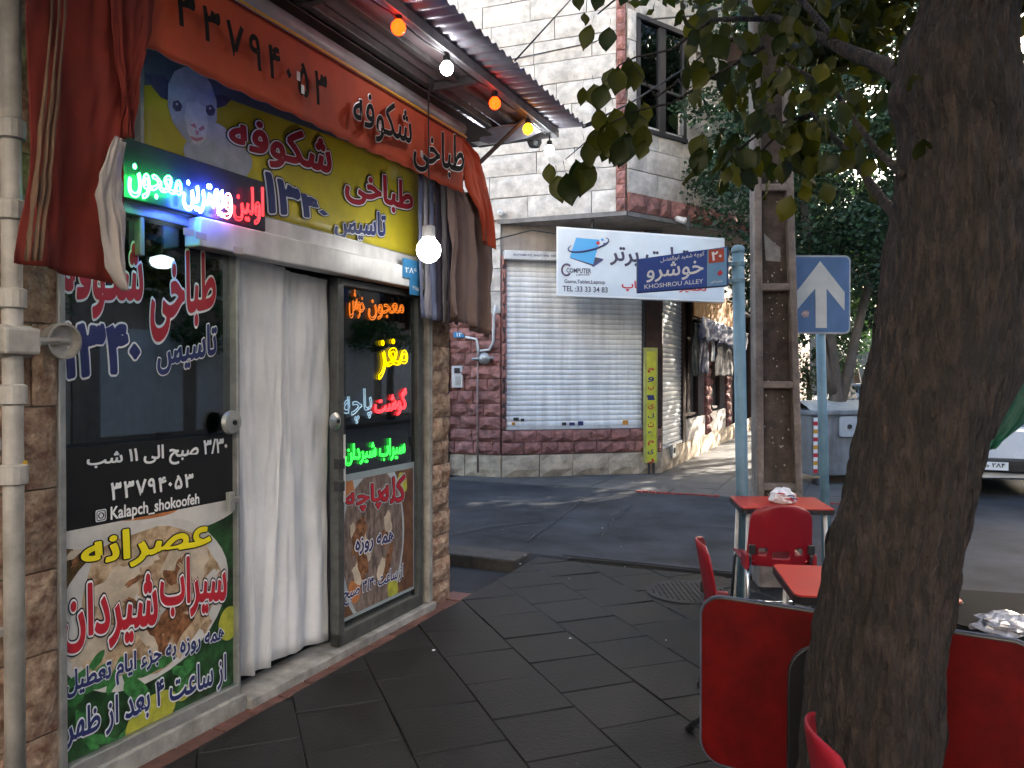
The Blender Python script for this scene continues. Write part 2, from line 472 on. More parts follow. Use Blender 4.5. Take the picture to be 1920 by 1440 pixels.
for k, P in enumerate(tiles):
    tz = random.uniform(-.003, .003); cx = sum(P, Vector()) / len(P); sl_ = (random.uniform(-.012, .012), random.uniform(-.012, .012))
    top = [p + Vector((0, 0, tz + (p.x - cx.x) * sl_[0] + (p.y - cx.y) * sl_[1])) for p in P]
    ins = [cx + (p - cx) * .985 + Vector((0, 0, 0.0)) for p in top]
    for q, p in zip(ins, top): q.z = p.z
    low = [Vector((p.x, p.y, p.z - .006)) for p in top]; bot = [Vector((p.x, p.y, -.021)) for p in P]
    n = len(P); mb = rest if k >= 290 else MB(); 
    if (sum((P[q].x * P[(q + 1) % n].y - P[(q + 1) % n].x * P[q].y) for q in range(n))) < 0: ins.reverse(); low.reverse(); bot.reverse()
    mb.add(ins + low + bot, [tuple(range(n))] + [(q + n, (q + 1) % n + n, (q + 1) % n, q) for q in range(n)] + [(q + 2 * n, (q + 1) % n + 2 * n, (q + 1) % n + n, q + n) for q in range(n)])
    if k < 290: mb.build('paving_slab', M_tile, pv)
if rest.f: rest.build('outer_paving_slabs', M_tile, pv)['kind'] = 'stuff'
# red brown strip along the shop foot, kerb stones
st = thing('red_paving_strip', None, None, SH.pt(3, .06, 0), kind='structure')
M_rp = mat('red_paving', (.13, .055, .045), .75, nz=(12, .4), bump=(50, .5), rnd=.25)
x_ = .6
while x_ < 5.0:
    mb = MB(); mb.box(x_ + .004, x_ + .196, -.02, .138, -.1, random.uniform(-.004, .002), SH); mb.build('red_paver', M_rp, st, bevel=.004); x_ += .2
kb = thing('kerb', None, None, SH.pt(3, KB, -.1), kind='structure'); x_ = -1.0
while x_ < 30:
    mb = MB(); mb.box(x_ + .006, x_ + .594, KB - .14, KB + .01, -.15, random.uniform(.0, .008), SH); mb.build('kerb_stone', M_kerb, kb, bevel=.012); x_ += .6
slab('gutter_channel', SH, 6.24, 6.38, .1, KB, -.16, -.12, M_dark)
mb = MB(); mb.box(6.385, 6.46, .32, KB - .1, -.1, .014, SH); mb.build('channel_lip', M_asph, None, bevel=.006)['kind'] = 'structure'
# kerb of the alley hollow
kk = MB(); kk.box(6.02, 6.36, -7, .02, -.14, .01, SH); kk.build('alley_kerb', M_kerb, bevel=.015)['kind'] = 'structure'
kk = MB()
kk.add([SH.pt(6.02, .02, -.1), SH.pt(6.36, .02, 0.0), SH.pt(6.36, .45, 0.0), SH.pt(5.9, .13, -.03)], [(0, 3, 2, 1)]); kk.build('mortar_wedge', M_asph2)['kind'] = 'structure'
# pavement in front of corner building
M_lpave = mat('light_paving', (.10, .097, .094), .65, nz=(3, .35), bump=(50, .4), rnd=.12)
far = thing('far_pavement', None, None, SH.pt(16, 1.5, 0), kind='structure')
mb = MB(); mb.box(10.35, 60, -3.2, KB - .14, -.15, -.006, SH); mb.build('bedding', mat('far_bedding', (.06, .055, .05), .9), far)
for i in range(22):
    for j in range(11):
        a0 = 10.44 + i * .6; b0 = -3.1 + j * .57
        mb = MB(); z = random.uniform(.0, .004); mb.box(a0 + .005, a0 + .595, b0 + .005, b0 + .565, -.02, z, SH)
        mb.build('paving_slab', M_lpave, far)
mb = MB(); mb.box(23.7, 60, -3.1, KB - .15, -.004, .002, SH); mb.build('distant_paving', M_lpave, far)
# row of small red bricks at the alley mouth
rb = MB(); k = 0.0
while k < 3.2:
    if not (1.1 < k < 1.55): rb.box(10.36, 10.43, -.1 + k, -.1 + k + .075, -.02, .012 + random.uniform(0, .006), SH)
    k += .095
o = rb.build('red_brick_row', mat('red_brick', (.30, .04, .035), .8, nz=(10, .3))); o['kind'] = 'stuff'; tag(o, 'thin row of small red bricks across the alley mouth', 'bricks')
# studded drain cover
dc = thing('drain_cover', 'round studded metal drain cover in the paving beside the red chairs', 'drain cover', at(1290, 1112, 5.66).to_tuple()[:2] + (0,))
c0 = Vector(dc['_loc'])
mb = MB(); mb.lathe([(.30, -.02), (.30, .008), (.27, .010)], c0, 28); mb.build('plate', mat('cast_iron', (.018, .018, .019), .7, metal=.0, nz=(12, .4)), dc)
mb = MB()
for i in range(-7, 8):
    for j in range(-7, 8):
        x, y = i * .036, j * .036
        if x * x + y * y < .065: mb.lathe([(.010, .008), (.007, .016)], c0 + Vector((x, y, 0)), 6)
mb.build('studs', MATS['cast_iron'], dc)['kind'] = 'stuff'
# road cracks as thin tar lines
def crack(pts, w_, lab):
    mb = MB(); n = len(pts); L_ = []; R_ = []
    for i, p in enumerate(pts):
        q = pts[min(i + 1, n - 1)] - pts[max(i - 1, 0)]; q.normalize(); s_ = Vector((q.y, -q.x, 0)) * w_ * random.uniform(.5, 1.2)
        L_.append(p + s_); R_.append(p - s_)
    mb.quadpatch([L_, R_]); mb.build(lab, mat('tar', (.035, .035, .038), .7))['kind'] = 'structure'
def gp(x, y, z=0.016):
    Y = (EYE - z) * FPX / (y - HOR); return Vector(((x - 960) / FPX * Y, Y, z))
def jpath(P, n=14, j=.02):
    out = []
    for i in range(len(P) - 1):
        for k in range(n): out.append(P[i].lerp(P[i + 1], k / n) + Vector((random.uniform(-j, j), random.uniform(-j, j), 0)))
    return out + [P[-1]]
crack(jpath([gp(1105, 925), gp(1075, 950), gp(1045, 975), gp(985, 1015)]), .012, 'road_crack')
crack(jpath([gp(842, 1002), gp(925, 985), gp(1010, 978)]), .014, 'road_crack')
crack(jpath([gp(1180, 950), gp(1150, 975), gp(1130, 1005)]), .008, 'road_crack')
crack(jpath([gp(1335, 985), gp(1385, 990)]), .012, 'road_crack')

# ------------------------------------------------------------------ unit stone blocks shared by walls
def unit_stone(rough, k):
    rnd = random.Random(k); n = 4; g_ = []
    mb = MB()
    for i in range(n):
        row = []
        for j in range(n):
            e = i in (0, n - 1) or j in (0, n - 1)
            row.append((i / (n - 1), (.0 if e else .55) * 1.0 + rnd.uniform(0, 1) * rough * (0.35 if e else 1), j / (n - 1)))
        g_.append(row)
    mb.quadpatch([[Vector(p) for p in r] for r in g_])
    ring = [(i, 0) for i in range(n)] + [(n - 1, j) for j in range(1, n)] + [(i, n - 1) for i in range(n - 2, -1, -1)] + [(0, j) for j in range(n - 2, 0, -1)]
    f_ = [i * n + j for i, j in ring]; base = len(mb.v)
    for i, j in ring: mb.v.append(Vector((i / (n - 1), -1, j / (n - 1))))
    m_ = len(ring)
    for q in range(m_): mb.f.append((f_[q], f_[(q + 1) % m_], base + (q + 1) % m_, base + q))
    me = bpy.data.meshes.new('stone_block'); me.from_pydata([tuple(p) for p in mb.v], [], mb.f); me.update(); return me
def stone_set(m, rough, n=5, seed=0):
    out = []
    for k in range(n): me = unit_stone(rough, seed + k); me.materials.append(m); out.append(me)
    return out
S_red = stone_set(M_red, .9, 6, 10); S_wh = stone_set(M_wstone, .06, 3, 20); S_tr = stone_set(M_trav, .5, 8, 30); S_ba = stone_set(M_base, .35, 4, 40)
def masonry(fr, a0, a1, c0, c1, ch, ln, th, S, parent, name, gap=.006, b=0.0, stag=.5, vary=.25, hole=None):
    c = c0; r = 0; nr = max(1, round((c1 - c0) / ch)); ch = (c1 - c0) / nr
    for r in range(nr):
        c = c0 + r * ch; a = a0
        first = True
        while a < a1 - .01:
            l = ln * (1 + random.uniform(-vary, vary))
            if first: l *= (stag if r % 2 else 1); first = False
            e = min(a + l, a1)
            if a1 - e < ln * .3: e = a1
            if not (hole and hole[0] < (a + e) / 2 < hole[1] and hole[2] < c + ch / 2 < hole[3]):
                piece(name, random.choice(S), fr, a + gap / 2, b + th * random.uniform(.55, 1), c + gap / 2, e - a - gap, th, ch - gap, parent)
            a = e

# ------------------------------------------------------------------ corner building
cb = thing('corner_building', 'pale stone corner building with red split stone base and roller shutters across the alley', 'building', (0, 13, 0))
A = Vector((-.17, 12.1, 0)); B = Vector((2.45, 12.69, 0)); K = Vector((1.69, 11.44, 0))
FR = Frame(A, (K - A)); CH = Frame(K, Vector((3.35, 12.7, 0)) - K); SF = Frame(A, B - A); SD = Frame(B, U)
LF = (K - A).length; LS = (B - A).length
core = MB(); core.box(-9, LF - .05, -7, -.03, 4.03, 11.9, FR); core.box(-9, -.05, -7, -.03, 0, 4.1, FR)
core.build('wall_core', M_soff, cb)
mb = MB(); mb.box(.0, 3.2, -5, -.03, 4.03, 11.9, CH); mb.build('wall_core', M_soff, cb)
mb = MB(); mb.box(-.05, LS, -.5, -.05, 3.55, 3.999, SF); mb.box(-.06, .08, -.5, -.045, 0, 3.56, SF); mb.box(2.28, LS + .0, -.5, -.045, 0, 3.56, SF); mb.box(.08, 2.28, -.5, -.05, 0, .72, SF)
mb.build('shop_wall', M_soff, cb)
mb = MB(); mb.poly([FR.pt(-.1, .0, 4.0), FR.pt(LF + .01, .0, 4.0), CH.pt(4.2, .0, 4.0), SD.pt(4.5, -1, 4.0), SF.pt(0, -1, 4.0)]); mb.build('soffit', M_soff, cb)
mb = MB(); mb.box(-.05, LF + .02, -.02, .035, 3.985, 4.05, FR); mb.build('ledge', mat('ledge_grey', (.22, .2, .19), .8, nz=(6, .3)), cb)
mb = MB(); mb.box(0.02, 3.4, -.02, .035, 3.985, 4.05, CH); mb.build('ledge', MATS['ledge_grey'], cb)
masonry(FR, -5.2, LF - .14, 4.05, 10.1, .345, .95, .03, S_wh, cb, 'wall_slab', .012)
masonry(FR, LF - .14, LF, 4.05, 10.0, .2, .2, .05, S_red, cb, 'red_corner_stone', .008, vary=0)
wl = CH.px(1195, 45)[0]; wr = CH.px(1279, 45)[0]; wb = CH.px(1236, 252)[1]; wt = CH.px(1195, 40)[1]
masonry(CH, .02, 3.1, 4.33, 10.0, .345, .8, .03, S_wh, cb, 'wall_slab', .012, hole=(wl - .25, wr + .2, wb - .1, wt + .1))
masonry(CH, .02, 3.1, 4.05, 4.33, .28, .32, .05, S_red, cb, 'red_band_stone', .008)
# chamfer window
win = MB(); win.box(wl - .06, wr + .06, -.04, .06, wt, wt + .07, CH); win.box(wl - .05, wr + .05, -.04, .07, wb - .06, wb, CH)
for a_ in (wl - .05, wl + (wr - wl) * .44, wr - .02): win.box(a_, a_ + .07 + (.06 if wl + .1 < a_ < wr - .1 else 0), -.03, .04, wb, wt, CH)
win.box(wl, wr, -.02, .035, wb + (wt - wb) * .4, wb + (wt - wb) * .4 + .04, CH)
wf = win.build('window', mat('dark_window_frame', (.05, .047, .05), .45, metal=.3, nz=(8, .2)), cb)
mb = MB(); mb.box(wl, wr, -.02, .0, wb, wt, CH); mb.build('pane', M_dglass, wf)
mb = MB(); mb.box(wl, wr, -.028, -.022, wb, wt, CH); mb.build('window_blind', mat('blind', (.42, .36, .33), .8, nz=(3, .2)), wf)
for (q0, q1) in ((wl - .3, wl - .055), (wr + .07, wr + .3)):
    masonry(CH, max(.02, q0), q1, wb - .1, wt + .1, .42, .5, .03, S_wh, cb, 'wall_slab', .012)
masonry(CH, wl - .055, wr + .07, wt + .075, wt + .42, .35, .9, .03, S_wh, cb, 'wall_slab', .012)
# left ground part: red stones with a pale travertine plinth
masonry(FR, -2.9, -.0, .36, 2.57, .20, .34, .05, S_red, cb, 'red_stone', .010)
masonry(FR, -2.9, -.0, 2.58, 4.0, .40, .9, .03, S_wh, cb, 'wall_slab', .012)
masonry(FR, -2.9, -.0, .0, .35, .35, .75, .045, S_ba, cb, 'plinth_stone', .006)
masonry(SF, .0, LS, .36, .74, .19, .32, .05, S_red, cb, 'red_stone', .010)
masonry(SF, .0, LS, .0, .35, .35, .6, .07, S_ba, cb, 'plinth_stone', .006)
masonry(SF, .0, .085, .75, 3.5, .2, .1, .04, S_red, cb, 'red_stone', .008, vary=0)
# roller shutters
def shutter(fr, a0, a1, c0, c1, pitch, m, b=-.03):
    n = int(round((c1 - c0) / pitch)); pitch = (c1 - c0) / n
    prof = [(-.006, 0), (.003, .10), (.009, .32), (.010, .60), (.004, .86), (-.006, .98)]
    mb = MB(); mb.quadpatch([[Vector((a, p[0], p[1] * pitch)) for p in prof] for a in (0, 1)])
    me = bpy.data.meshes.new('slat'); me.from_pydata([tuple(p) for p in mb.v], [], mb.f); me.update(); me.materials.append(m)
    for i in range(n):
        j = random.uniform(-.0015, .0015)
        piece('slat', me, fr, a0, b + j, c0 + i * pitch, a1 - a0, 1, 1, cb, dy=0)
    mb = MB(); mb.box(a0, a1, b - .06, b - .02, c0, c1, fr); mb.build('shutter_backing', M_dark, cb)
    mb = MB(); mb.box(a0, a1, b - .03, b + .035, c0 - .05, c0, fr); mb.build('bottom_bar', M_whitem, cb)
sa0 = SF.px(946, 600)[0]; sa1 = SF.px(1204, 600)[0]
shutter(SF, sa0, sa1, .80, 3.42, .083, M_shut)
for q_ in (sa0 - .035, sa1): mb = MB(); mb.box(q_, q_ + .035, -.1, .05, .74, 3.5, SF); mb.build('shutter_rail', M_dark, cb)
mb = MB(); mb.box(sa0 - .03, sa1 + .03, -.1, .16, 3.42, 3.56, SF); hb = mb.build('shutter_box', M_whitem, cb, bevel=.01)
lettering('AUTOMATIC SHUTTERS  DOORS', SF, .165, [(sa0 + .1, 3.475), (sa0 + .9, 3.475), (sa0 + .9, 3.505), (sa0 + .1, 3.505)], [(0, M_navy)], hb, persian=False)
mb = MB(); mb.box(sa0, sa1, -.06, .02, .745, .752, SF); mb.build('shutter_sill', M_alu, cb)
M_or = mat('sticker_orange', (.6, .25, .03), .5)
for x0, x1, y0, y1, m_ in ((963, 973, 783, 789, M_dark), (1054, 1062, 792, 798, M_dark), (1068, 1078, 792, 798, M_navy), (1084, 1094, 790, 798, M_navy), (1168, 1178, 788, 798, M_or), (960, 966, 792, 797, M_or), (977, 983, 785, 790, M_dark)):
    p, q = SF.px(x0, y1, .0), SF.px(x1, y0, .0); mb = MB(); mb.box(p[0], q[0], -.012, -.004, p[1], q[1], SF); mb.build('sticker', m_, cb)
mb = MB(); mb.box(sa1 + .05, LS + .02, -.04, .03, .76, 3.98, SF); mb.build('brown_pillar_panel', M_brown, cb)
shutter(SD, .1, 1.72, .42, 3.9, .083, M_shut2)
mb = MB(); mb.box(-.02, .1, -.3, .02, 0, 4, SD); mb.box(1.72, 1.95, -.3, .02, 0, 4, SD); mb.build('side_frame', M_brown, cb)
masonry(SD, -.01, 13, .0, .36, .36, .8, .04, S_ba, cb, 'plinth_stone', .008)
mb = MB(); mb.box(1.95, 40, -6, -.35, 0, 12, SD); mb.box(1.95, 40, -.36, -.04, 3.4, 12, SD); mb.box(3.9, 4.4, -.36, -.02, 0, 3.4, SD); mb.box(6.6, 7.2, -.36, -.02, 0, 3.4, SD)
mb.box(9.5, 10, -.36, -.02, 0, 3.4, SD); mb.build('side_wall', M_soff, cb)
mb = MB(); mb.box(12, 40, -.36, -.02, 0, 3.4, SD); mb.build('far_side_wall', mat('brown_wall', (.12, .065, .05), .85, nz=(3, .4)), cb)
masonry(SD, 1.97, 3.9, .36, .78, .42, .9, .03, S_wh, cb, 'wall_slab', .01)
masonry(SD, 4.4, 6.6, .36, .82, .42, .9, .03, S_wh, cb, 'wall_slab', .01)
masonry(SD, 3.92, 4.38, .36, 2.4, .2, .22, .05, S_red, cb, 'red_stone', .01, vary=0)
masonry(SD, 6.62, 7.18, .36, 2.4, .2, .28, .05, S_red, cb, 'red_stone', .01, vary=0)
for a0, a1, c0 in ((1.98, 2.85, .8), (2.95, 3.88, .8), (4.42, 5.4, .84), (5.5, 6.58, .84), (7.25, 8.3, .05), (8.4, 9.45, .05), (10.05, 11, .05), (11.05, 11.95, .05)):
    mb = MB(); mb.box(a0, a1, -.2, -.17, c0, 3.2, SD); p_ = mb.build('side_pane', M_dglass, cb)
    mb = MB()
    for q in (a0, a1 - .05): mb.box(q, q + .05, -.21, -.12, c0, 3.2, SD)
    mb.box(a0, a1, -.21, -.13, c0, c0 + .05, SD); mb.build('side_window_frame', M_brown, cb)
# dark door jamb at the left edge of the red wall (alley gate) and blue plate, intercom, gas pipe
ja = FR.px(846, 700)[0]
mb = MB(); mb.box(ja - .03, ja + .0, -.02, .12, 0, 2.5, FR); mb.build('gate_edge', M_black, cb)
mb = MB(); mb.box(ja - 1.3, ja - .03, .0, .06, 0, 2.45, FR); mb.build('gate', M_dark, cb)
def onwall(name, label, cat, fr, x0, x1, y0, y1, b0, b1, m, bev=.006):
    p, q = fr.px(x0, y1, b0), fr.px(x1, y0, b0); mb = MB(); mb.box(p[0], q[0], b0, b1, p[1], q[1], fr)
    o = mb.build(name, m, bevel=bev); 
    if label: tag(o, label, cat)
    return o
M_bplate = mat('blue_plate', (.04, .22, .45), .4, nz=(10, .15))
o = onwall('street_number_plate', 'small pale blue plate on the red stone wall above the intercom', 'number plate', FR, 851, 872, 622, 633, .06, .075, M_bplate, 0)
lettering('۱۲', FR, .078, quad_px(FR, .07, 856, 867, 624, 631, 624, 631), [(0, M_white)], o)
ic = thing('intercom', 'white door intercom with dark camera window on red stone wall', 'intercom', FR.pt(FR.px(858, 725)[0], .06, 1.4))
p, q = FR.px(849, 727, .05), FR.px(869, 686, .05); mb = MB(); mb.box(p[0], q[0], .05, .10, p[1], q[1], FR); mb.build('case', M_whitem, ic, bevel=.01)
p, q = FR.px(852, 700, .1), FR.px(862, 690, .1); mb = MB(); mb.box(p[0], q[0], .095, .106, p[1], q[1], FR); mb.build('camera_window', M_black, ic)
p, q = FR.px(854, 722, .1), FR.px(864, 706, .1); mb = MB(); mb.box(p[0], q[0], .095, .104, p[1], q[1], FR); mb.build('speaker_grille', M_alu, ic)
def fpath(fr, b, P): return [fr.pt(*(lambda q: (q[0], b, q[1]))(fr.px(x, y, b))) for x, y in P]
gpipe = thing('gas_pipe', 'white gas pipe with regulator climbing the red stone wall by the big shutter', 'pipe', FR.pt(-.3, .1, 0))
mb = MB(); mb.tube(fpath(FR, .11, [(873, 632), (893, 636), (896, 650), (897, 668)]), .022, 8); mb.tube(fpath(FR, .11, [(900, 658), (918, 656), (925, 640), (926, 590), (929, 572)]), .022, 8); mb.build('pipe', M_whitem, gpipe, smooth=True)
mb = MB(); mb.tube(fpath(FR, .1, [(896, 672), (895, 760), (896, 886)]), .016, 8); mb.build('lower_pipe', mat('pipe_pinkish', (.3, .2, .18), .6, nz=(6, .3)), gpipe, smooth=True)
c_ = fpath(FR, .16, [(908, 672)])[0]
mb = MB(); mb.lathe([(.03, -.07), (.085, -.05), (.095, -.01), (.095, .01), (.05, .04), (.02, .05)], c_, 16, FR.n); mb.build('regulator', M_alu, gpipe, smooth=True)
mb = MB(); mb.tube(fpath(FR, .13, [(885, 673), (925, 671)]), .02, 8); mb.build('valve', M_alu, gpipe)
# ------------------------------------------------------------------ the shop on the left
aw = SH.px(108, 900)[0]; ad = SH.px(441, 900)[0]; al = SH.px(622, 900)[0]; ar = SH.px(782, 900)[0]; aj = SH.px(800, 900)[0]; ae = 4.86
shop = thing('food_shop', 'small corner food shop with travertine piers, glass front and white sliding door track', 'shop', SH.pt(2.5, 0, 0))
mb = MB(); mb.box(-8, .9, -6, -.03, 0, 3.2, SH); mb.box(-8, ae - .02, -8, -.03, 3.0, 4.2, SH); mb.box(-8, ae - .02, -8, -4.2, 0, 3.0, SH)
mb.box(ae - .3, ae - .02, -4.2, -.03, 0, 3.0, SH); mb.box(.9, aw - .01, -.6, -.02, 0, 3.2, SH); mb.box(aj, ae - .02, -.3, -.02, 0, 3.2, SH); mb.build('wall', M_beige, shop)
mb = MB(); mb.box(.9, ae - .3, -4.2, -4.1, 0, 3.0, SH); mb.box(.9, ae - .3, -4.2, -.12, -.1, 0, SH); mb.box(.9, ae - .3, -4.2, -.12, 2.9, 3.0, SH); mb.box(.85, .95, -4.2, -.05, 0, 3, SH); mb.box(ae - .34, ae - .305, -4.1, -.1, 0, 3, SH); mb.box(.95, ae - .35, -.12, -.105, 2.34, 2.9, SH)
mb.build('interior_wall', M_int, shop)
# travertine piers, slab by slab
masonry(SH, -1.4, aw - .012, -.02, 3.3, .31, .26, .018, S_tr, shop, 'travertine_slab', .006)
masonry(SH, aj + .02, ae, -.02, 3.3, .17, .30, .03, S_tr, shop, 'travertine_slab', .006)
ES = Frame(SH.pt(ae - .02, -.3, 0), -SH.n)
EF = Frame(SH.pt(ae - .01, .04, 0), SH.n)
# sill
M_sill = mat('sill_stone', (.33, .32, .30), .7, nz=(6, .5), bump=(40, .4), streak=.2)
mb = MB(); mb.box(aw - .03, ad + .02, -.12, .05, -.03, .075, SH); mb.box(ad + .02, aj, -.14, .075, -.03, .045, SH); mb.build('sill', M_sill, shop, bevel=.006)
# window frame and fixed pane (dark vinyl outside is a poster of its own)
c0w = .12; c1w = 2.30
wf = MB(); wf.box(aw - .015, aw + .012, -.06, .03, .075, 2.55, SH); wf.box(ad - .018, ad, -.06, .03, .075, 2.55, SH); wf.box(aw, ad, -.06, .03, .075, .125, SH); wf.box(aw, ad, -.06, .03, 2.26, 2.34, SH)
a1_ = SH.px(262, 430)[0]; wf.box(a1_ - .01, a1_ + .012, -.05, .02, 2.1, 2.28, SH)
wfo = wf.build('window_frame', M_alu, shop, bevel=.004)
mb = MB(); mb.box(aw + .012, ad - .018, -.025, -.015, .125, 2.26, SH); mb.build('pane', M_glass, wfo)
# header: white track over the door, fascia behind the banner
mb = MB(); mb.box(aw - .03, ar + .05, -.1, -.005, 2.30, 3.05, SH); mb.build('fascia', M_whitem, shop)
th = SH.px(346, 462)[0]
mb = MB(); mb.box(th, aj, .0, .10, 2.17, 2.30, SH); tr = mb.build('door_track', M_whitem, shop, bevel=.008)
mb = MB(); mb.box(th - .3, aj - .02, .0, .05, 2.303, 2.385, SH); mb.build('upper_rail', M_whitem, shop, bevel=.006)
for x, y in ((378, 443), (447, 470), (355, 436)):
    p = SH.px(x, y, .1); mb = MB(); mb.box(p[0] - .03, p[0] + .03, .1, .102, p[1] - .015, p[1] + .015, SH); mb.build('label', mat('paper_label', (.5, .45, .42), .7), tr)
mb = MB(); mb.box(aj - .055, aj - .005, -.12, .05, .045, 2.17, SH); mb.box(aj, aj + .02, -.06, .03, .0, 2.5, SH); mb.build('door_jamb', mat('old_white_paint', (.50, .47, .42), .6, nz=(9, .4), streak=.4), shop, bevel=.004)
# swung glass door leaf with dark edge
M_alud = mat('aluminium_dark', (.12, .125, .12), .42, metal=.5, nz=(12, .3))
dl = MB(); a_l = al + .02
dl.box(a_l, a_l + .055, -.03, .03, .05, 2.16, SH); dl.box(ar - .035, ar + .02, -.03, .03, .05, 2.16, SH); dl.box(a_l, ar, -.03, .03, .05, .13, SH); dl.box(a_l, ar, -.03, .03, 2.12, 2.16, SH)
door = dl.build('glass_door', M_alud, shop, bevel=.004)
mb = MB(); mb.box(a_l + .055, ar - .035, -.008, .002, .13, 2.12, SH); mb.build('pane', M_glass, door)
mb = MB(); p = SH.px(631, 790, .05); mb.lathe([(.045, 0), (.05, .012), (.02, .03)], SH.pt(p[0], .03, p[1]), 16, SH.n); mb.build('lock_disc', M_alu, door); mb = MB(); mb.lathe([(.012, 0), (.012, .006)], SH.pt(p[0], .06, p[1]), 8, SH.n); mb.build('keyhole', M_black, door)
for y in (870, 912): 
    p = SH.px(634, y, .05); mb = MB(); mb.box(p[0] - .02, p[0] + .03, .03, .075, p[1] - .03, p[1] + .03, SH); mb.build('latch', M_dark, door, bevel=.006)
mb = MB(); p = SH.px(432, 792, .04); mb.lathe([(.05, 0), (.058, .012), (.05, .03), (.02, .035)], SH.pt(p[0], .03, p[1]), 18, SH.n); mb.build('lock_disc', M_alu, shop, smooth=False); mb = MB(); mb.lathe([(.012, 0), (.012, .006)], SH.pt(p[0], .065, p[1]), 8, SH.n); mb.build('keyhole', M_black, shop)
p = SH.px(437, 938, .05); mb = MB(); mb.box(p[0] - .03, p[0] + .0, .03, .06, p[1] - .05, p[1] + .04, SH); mb.box(p[0] - .01, p[0] + .045, .03, .05, p[1] - .015, p[1] + .012, SH); mb.build('hasp', M_alu, shop, bevel=.004)
p = SH.px(646, 860, .035); q = SH.px(646, 815, .035); mb = MB(); mb.box(p[0] - .008, p[0] + .008, .031, .036, p[1] - .25, q[1], SH); mb.build('door_strip', M_whitem, door)
# interior counter and lamps, faintly seen through the glass
it = MB(); it.box(1.2, 2.6, -2.6, -2.0, 0, 1.0, SH); it.box(1.2, 2.6, -2.65, -1.95, 1.0, 1.04, SH); it.build('counter', mat('counter_steel', (.3, .32, .35), .35, metal=.7, nz=(4, .2)), shop)
mb = MB(); mb.box(3.6, 4.4, -3, -2.4, 0, 1.8, SH); mb.build('fridge', mat('fridge_blue', (.12, .2, .28), .4, nz=(5, .3)), shop)
lp = thing('pendant_lamp', 'lit white bowl lamp hanging inside the shop window above the red lettering', 'lamp', SH.pt(2.15, -.55, 2.1))
pc = SH.pt(*(lambda q: (q[0], -.5, q[1]))(SH.px(305, 492, -.5)))
mb = MB(); mb.lathe([(.015, .035), (.056, .02), (.06, .0), (.05, -.02), (.03, -.03), (.001, -.034)], pc, 20); mb.build('bowl', emis('lamp_bowl', (.85, .95, 1), 1.0), lp, smooth=True)
mb = MB(); mb.tube([pc + Vector((0, 0, .05)), pc + Vector((0, 0, .9))], .006, 6); mb.build('cord', M_wire, lp)

# ---- vinyl poster on the fixed window: upper lettering on glass, black panel, food photograph
O_b = -.0135
def offq(fr, b, x0, x1, yl0, yl1, yr0, yr1): return quad_px(fr, b, x0, x1, yl0, yl1, yr0, yr1)
wp = thing('window_lettering', 'red and navy white-edged shop name and founding year lettering on the left window glass', 'lettering', SH.pt(2.3, 0, 1.9))
cW, cR, cN = M_white, M_pred, M_navy
M_pblack = mat('print_black', (.010, .011, .012), .35)
M_pyel = mat('print_yellow', (.85, .72, .02), .45)
W1 = lambda o: [(o + .02, cW), (o, cR)]
lettering('طباخی', SH, O_b, offq(SH, 0, 288, 408, 470, 640, 478, 602), [(.030, cW), (.0, cR)], wp, off=.03)
lettering('شکوفه', SH, O_b, offq(SH, 0, 122, 272, 440, 592, 452, 594), [(.030, cW), (.0, cR)], wp, off=.03)
lettering('تاسیس', SH, O_b, offq(SH, 0, 300, 410, 635, 703, 606, 680), [(.030, cW), (.0, cN)], wp, off=.03)
lettering('۱۳۴۰', SH, O_b, offq(SH, 0, 125, 264, 610, 706, 612, 694), [(.030, cW), (.0, cN)], wp, off=.04)
bp = thing('window_poster', 'black and food-photo vinyl poster with opening hours on lower left window', 'poster', SH.pt(2.3, 0, .2))
def quadp(fr, b, P): return [fr.pt(*(lambda q: (q[0], b, q[1]))(fr.px(x, y, b))) for x, y in P]
tL, tR = .0, .0
p00 = SH.px(108, 1428); p11 = SH.px(437, 1285)
A0 = aw + .013; A1 = ad - .018; cT = SH.px(108, 1000)[1]; cTop = SH.px(108, 800)[1]
mb = MB(); mb.box(A0, A1, -.013, -.001, cT, SH.px(200, 835)[1], SH); mb.build('black_panel', M_pblack, bp)
M_food = mat('food_photo_green', (.03, .12, .035), .4, nz=(14, .6), col2=(.008, .018, .008))
mb = MB(); mb.box(A0, A1, -.013, -.001, .128, cT, SH); mb.build('photo_ground', M_food, bp)
def pellipse(fr, b, ca, cc, ra, rc, m, parent, name, lim=None, rot=0, n=36, wob=0, seed=0):
    pts = []
    for i in range(n):
        q = 2 * math.pi * i / n; k = 1 + wob * noise.noise(Vector((math.cos(q) * 1.5, math.sin(q) * 1.5, seed)))
        x = ra * k * math.cos(q); y = rc * k * math.sin(q)
        pts.append((ca + x * math.cos(rot) - y * math.sin(rot), cc + x * math.sin(rot) + y * math.cos(rot)))
    if lim:
        P = [Vector((a, c, 0)) for a, c in pts]
        for f in (lambda p: p.x - lim[0], lambda p: lim[1] - p.x, lambda p: p.y - lim[2], lambda p: lim[3] - p.y): P = clip(P, f) if len(P) > 2 else P
        pts = [(p.x, p.y) for p in P]
    if len(pts) < 3: return
    ctr = (sum(p[0] for p in pts) / len(pts), sum(p[1] for p in pts) / len(pts))
    mb = MB(); n = len(pts); mb.add([fr.pt(a, b, c) for a, c in pts] + [fr.pt(ctr[0], b, ctr[1])], [(i, (i + 1) % n, n) for i in range(n)])
    return mb.build(name, m, parent)
LIM = (A0, A1, .128, cT)
M_plate = mat('print_plate', (.62, .60, .56), .4, nz=(6, .15)); M_tripe = mat('print_tripe', (.66, .50, .33), .4, nz=(17, .5), col2=(.24, .13, .06))
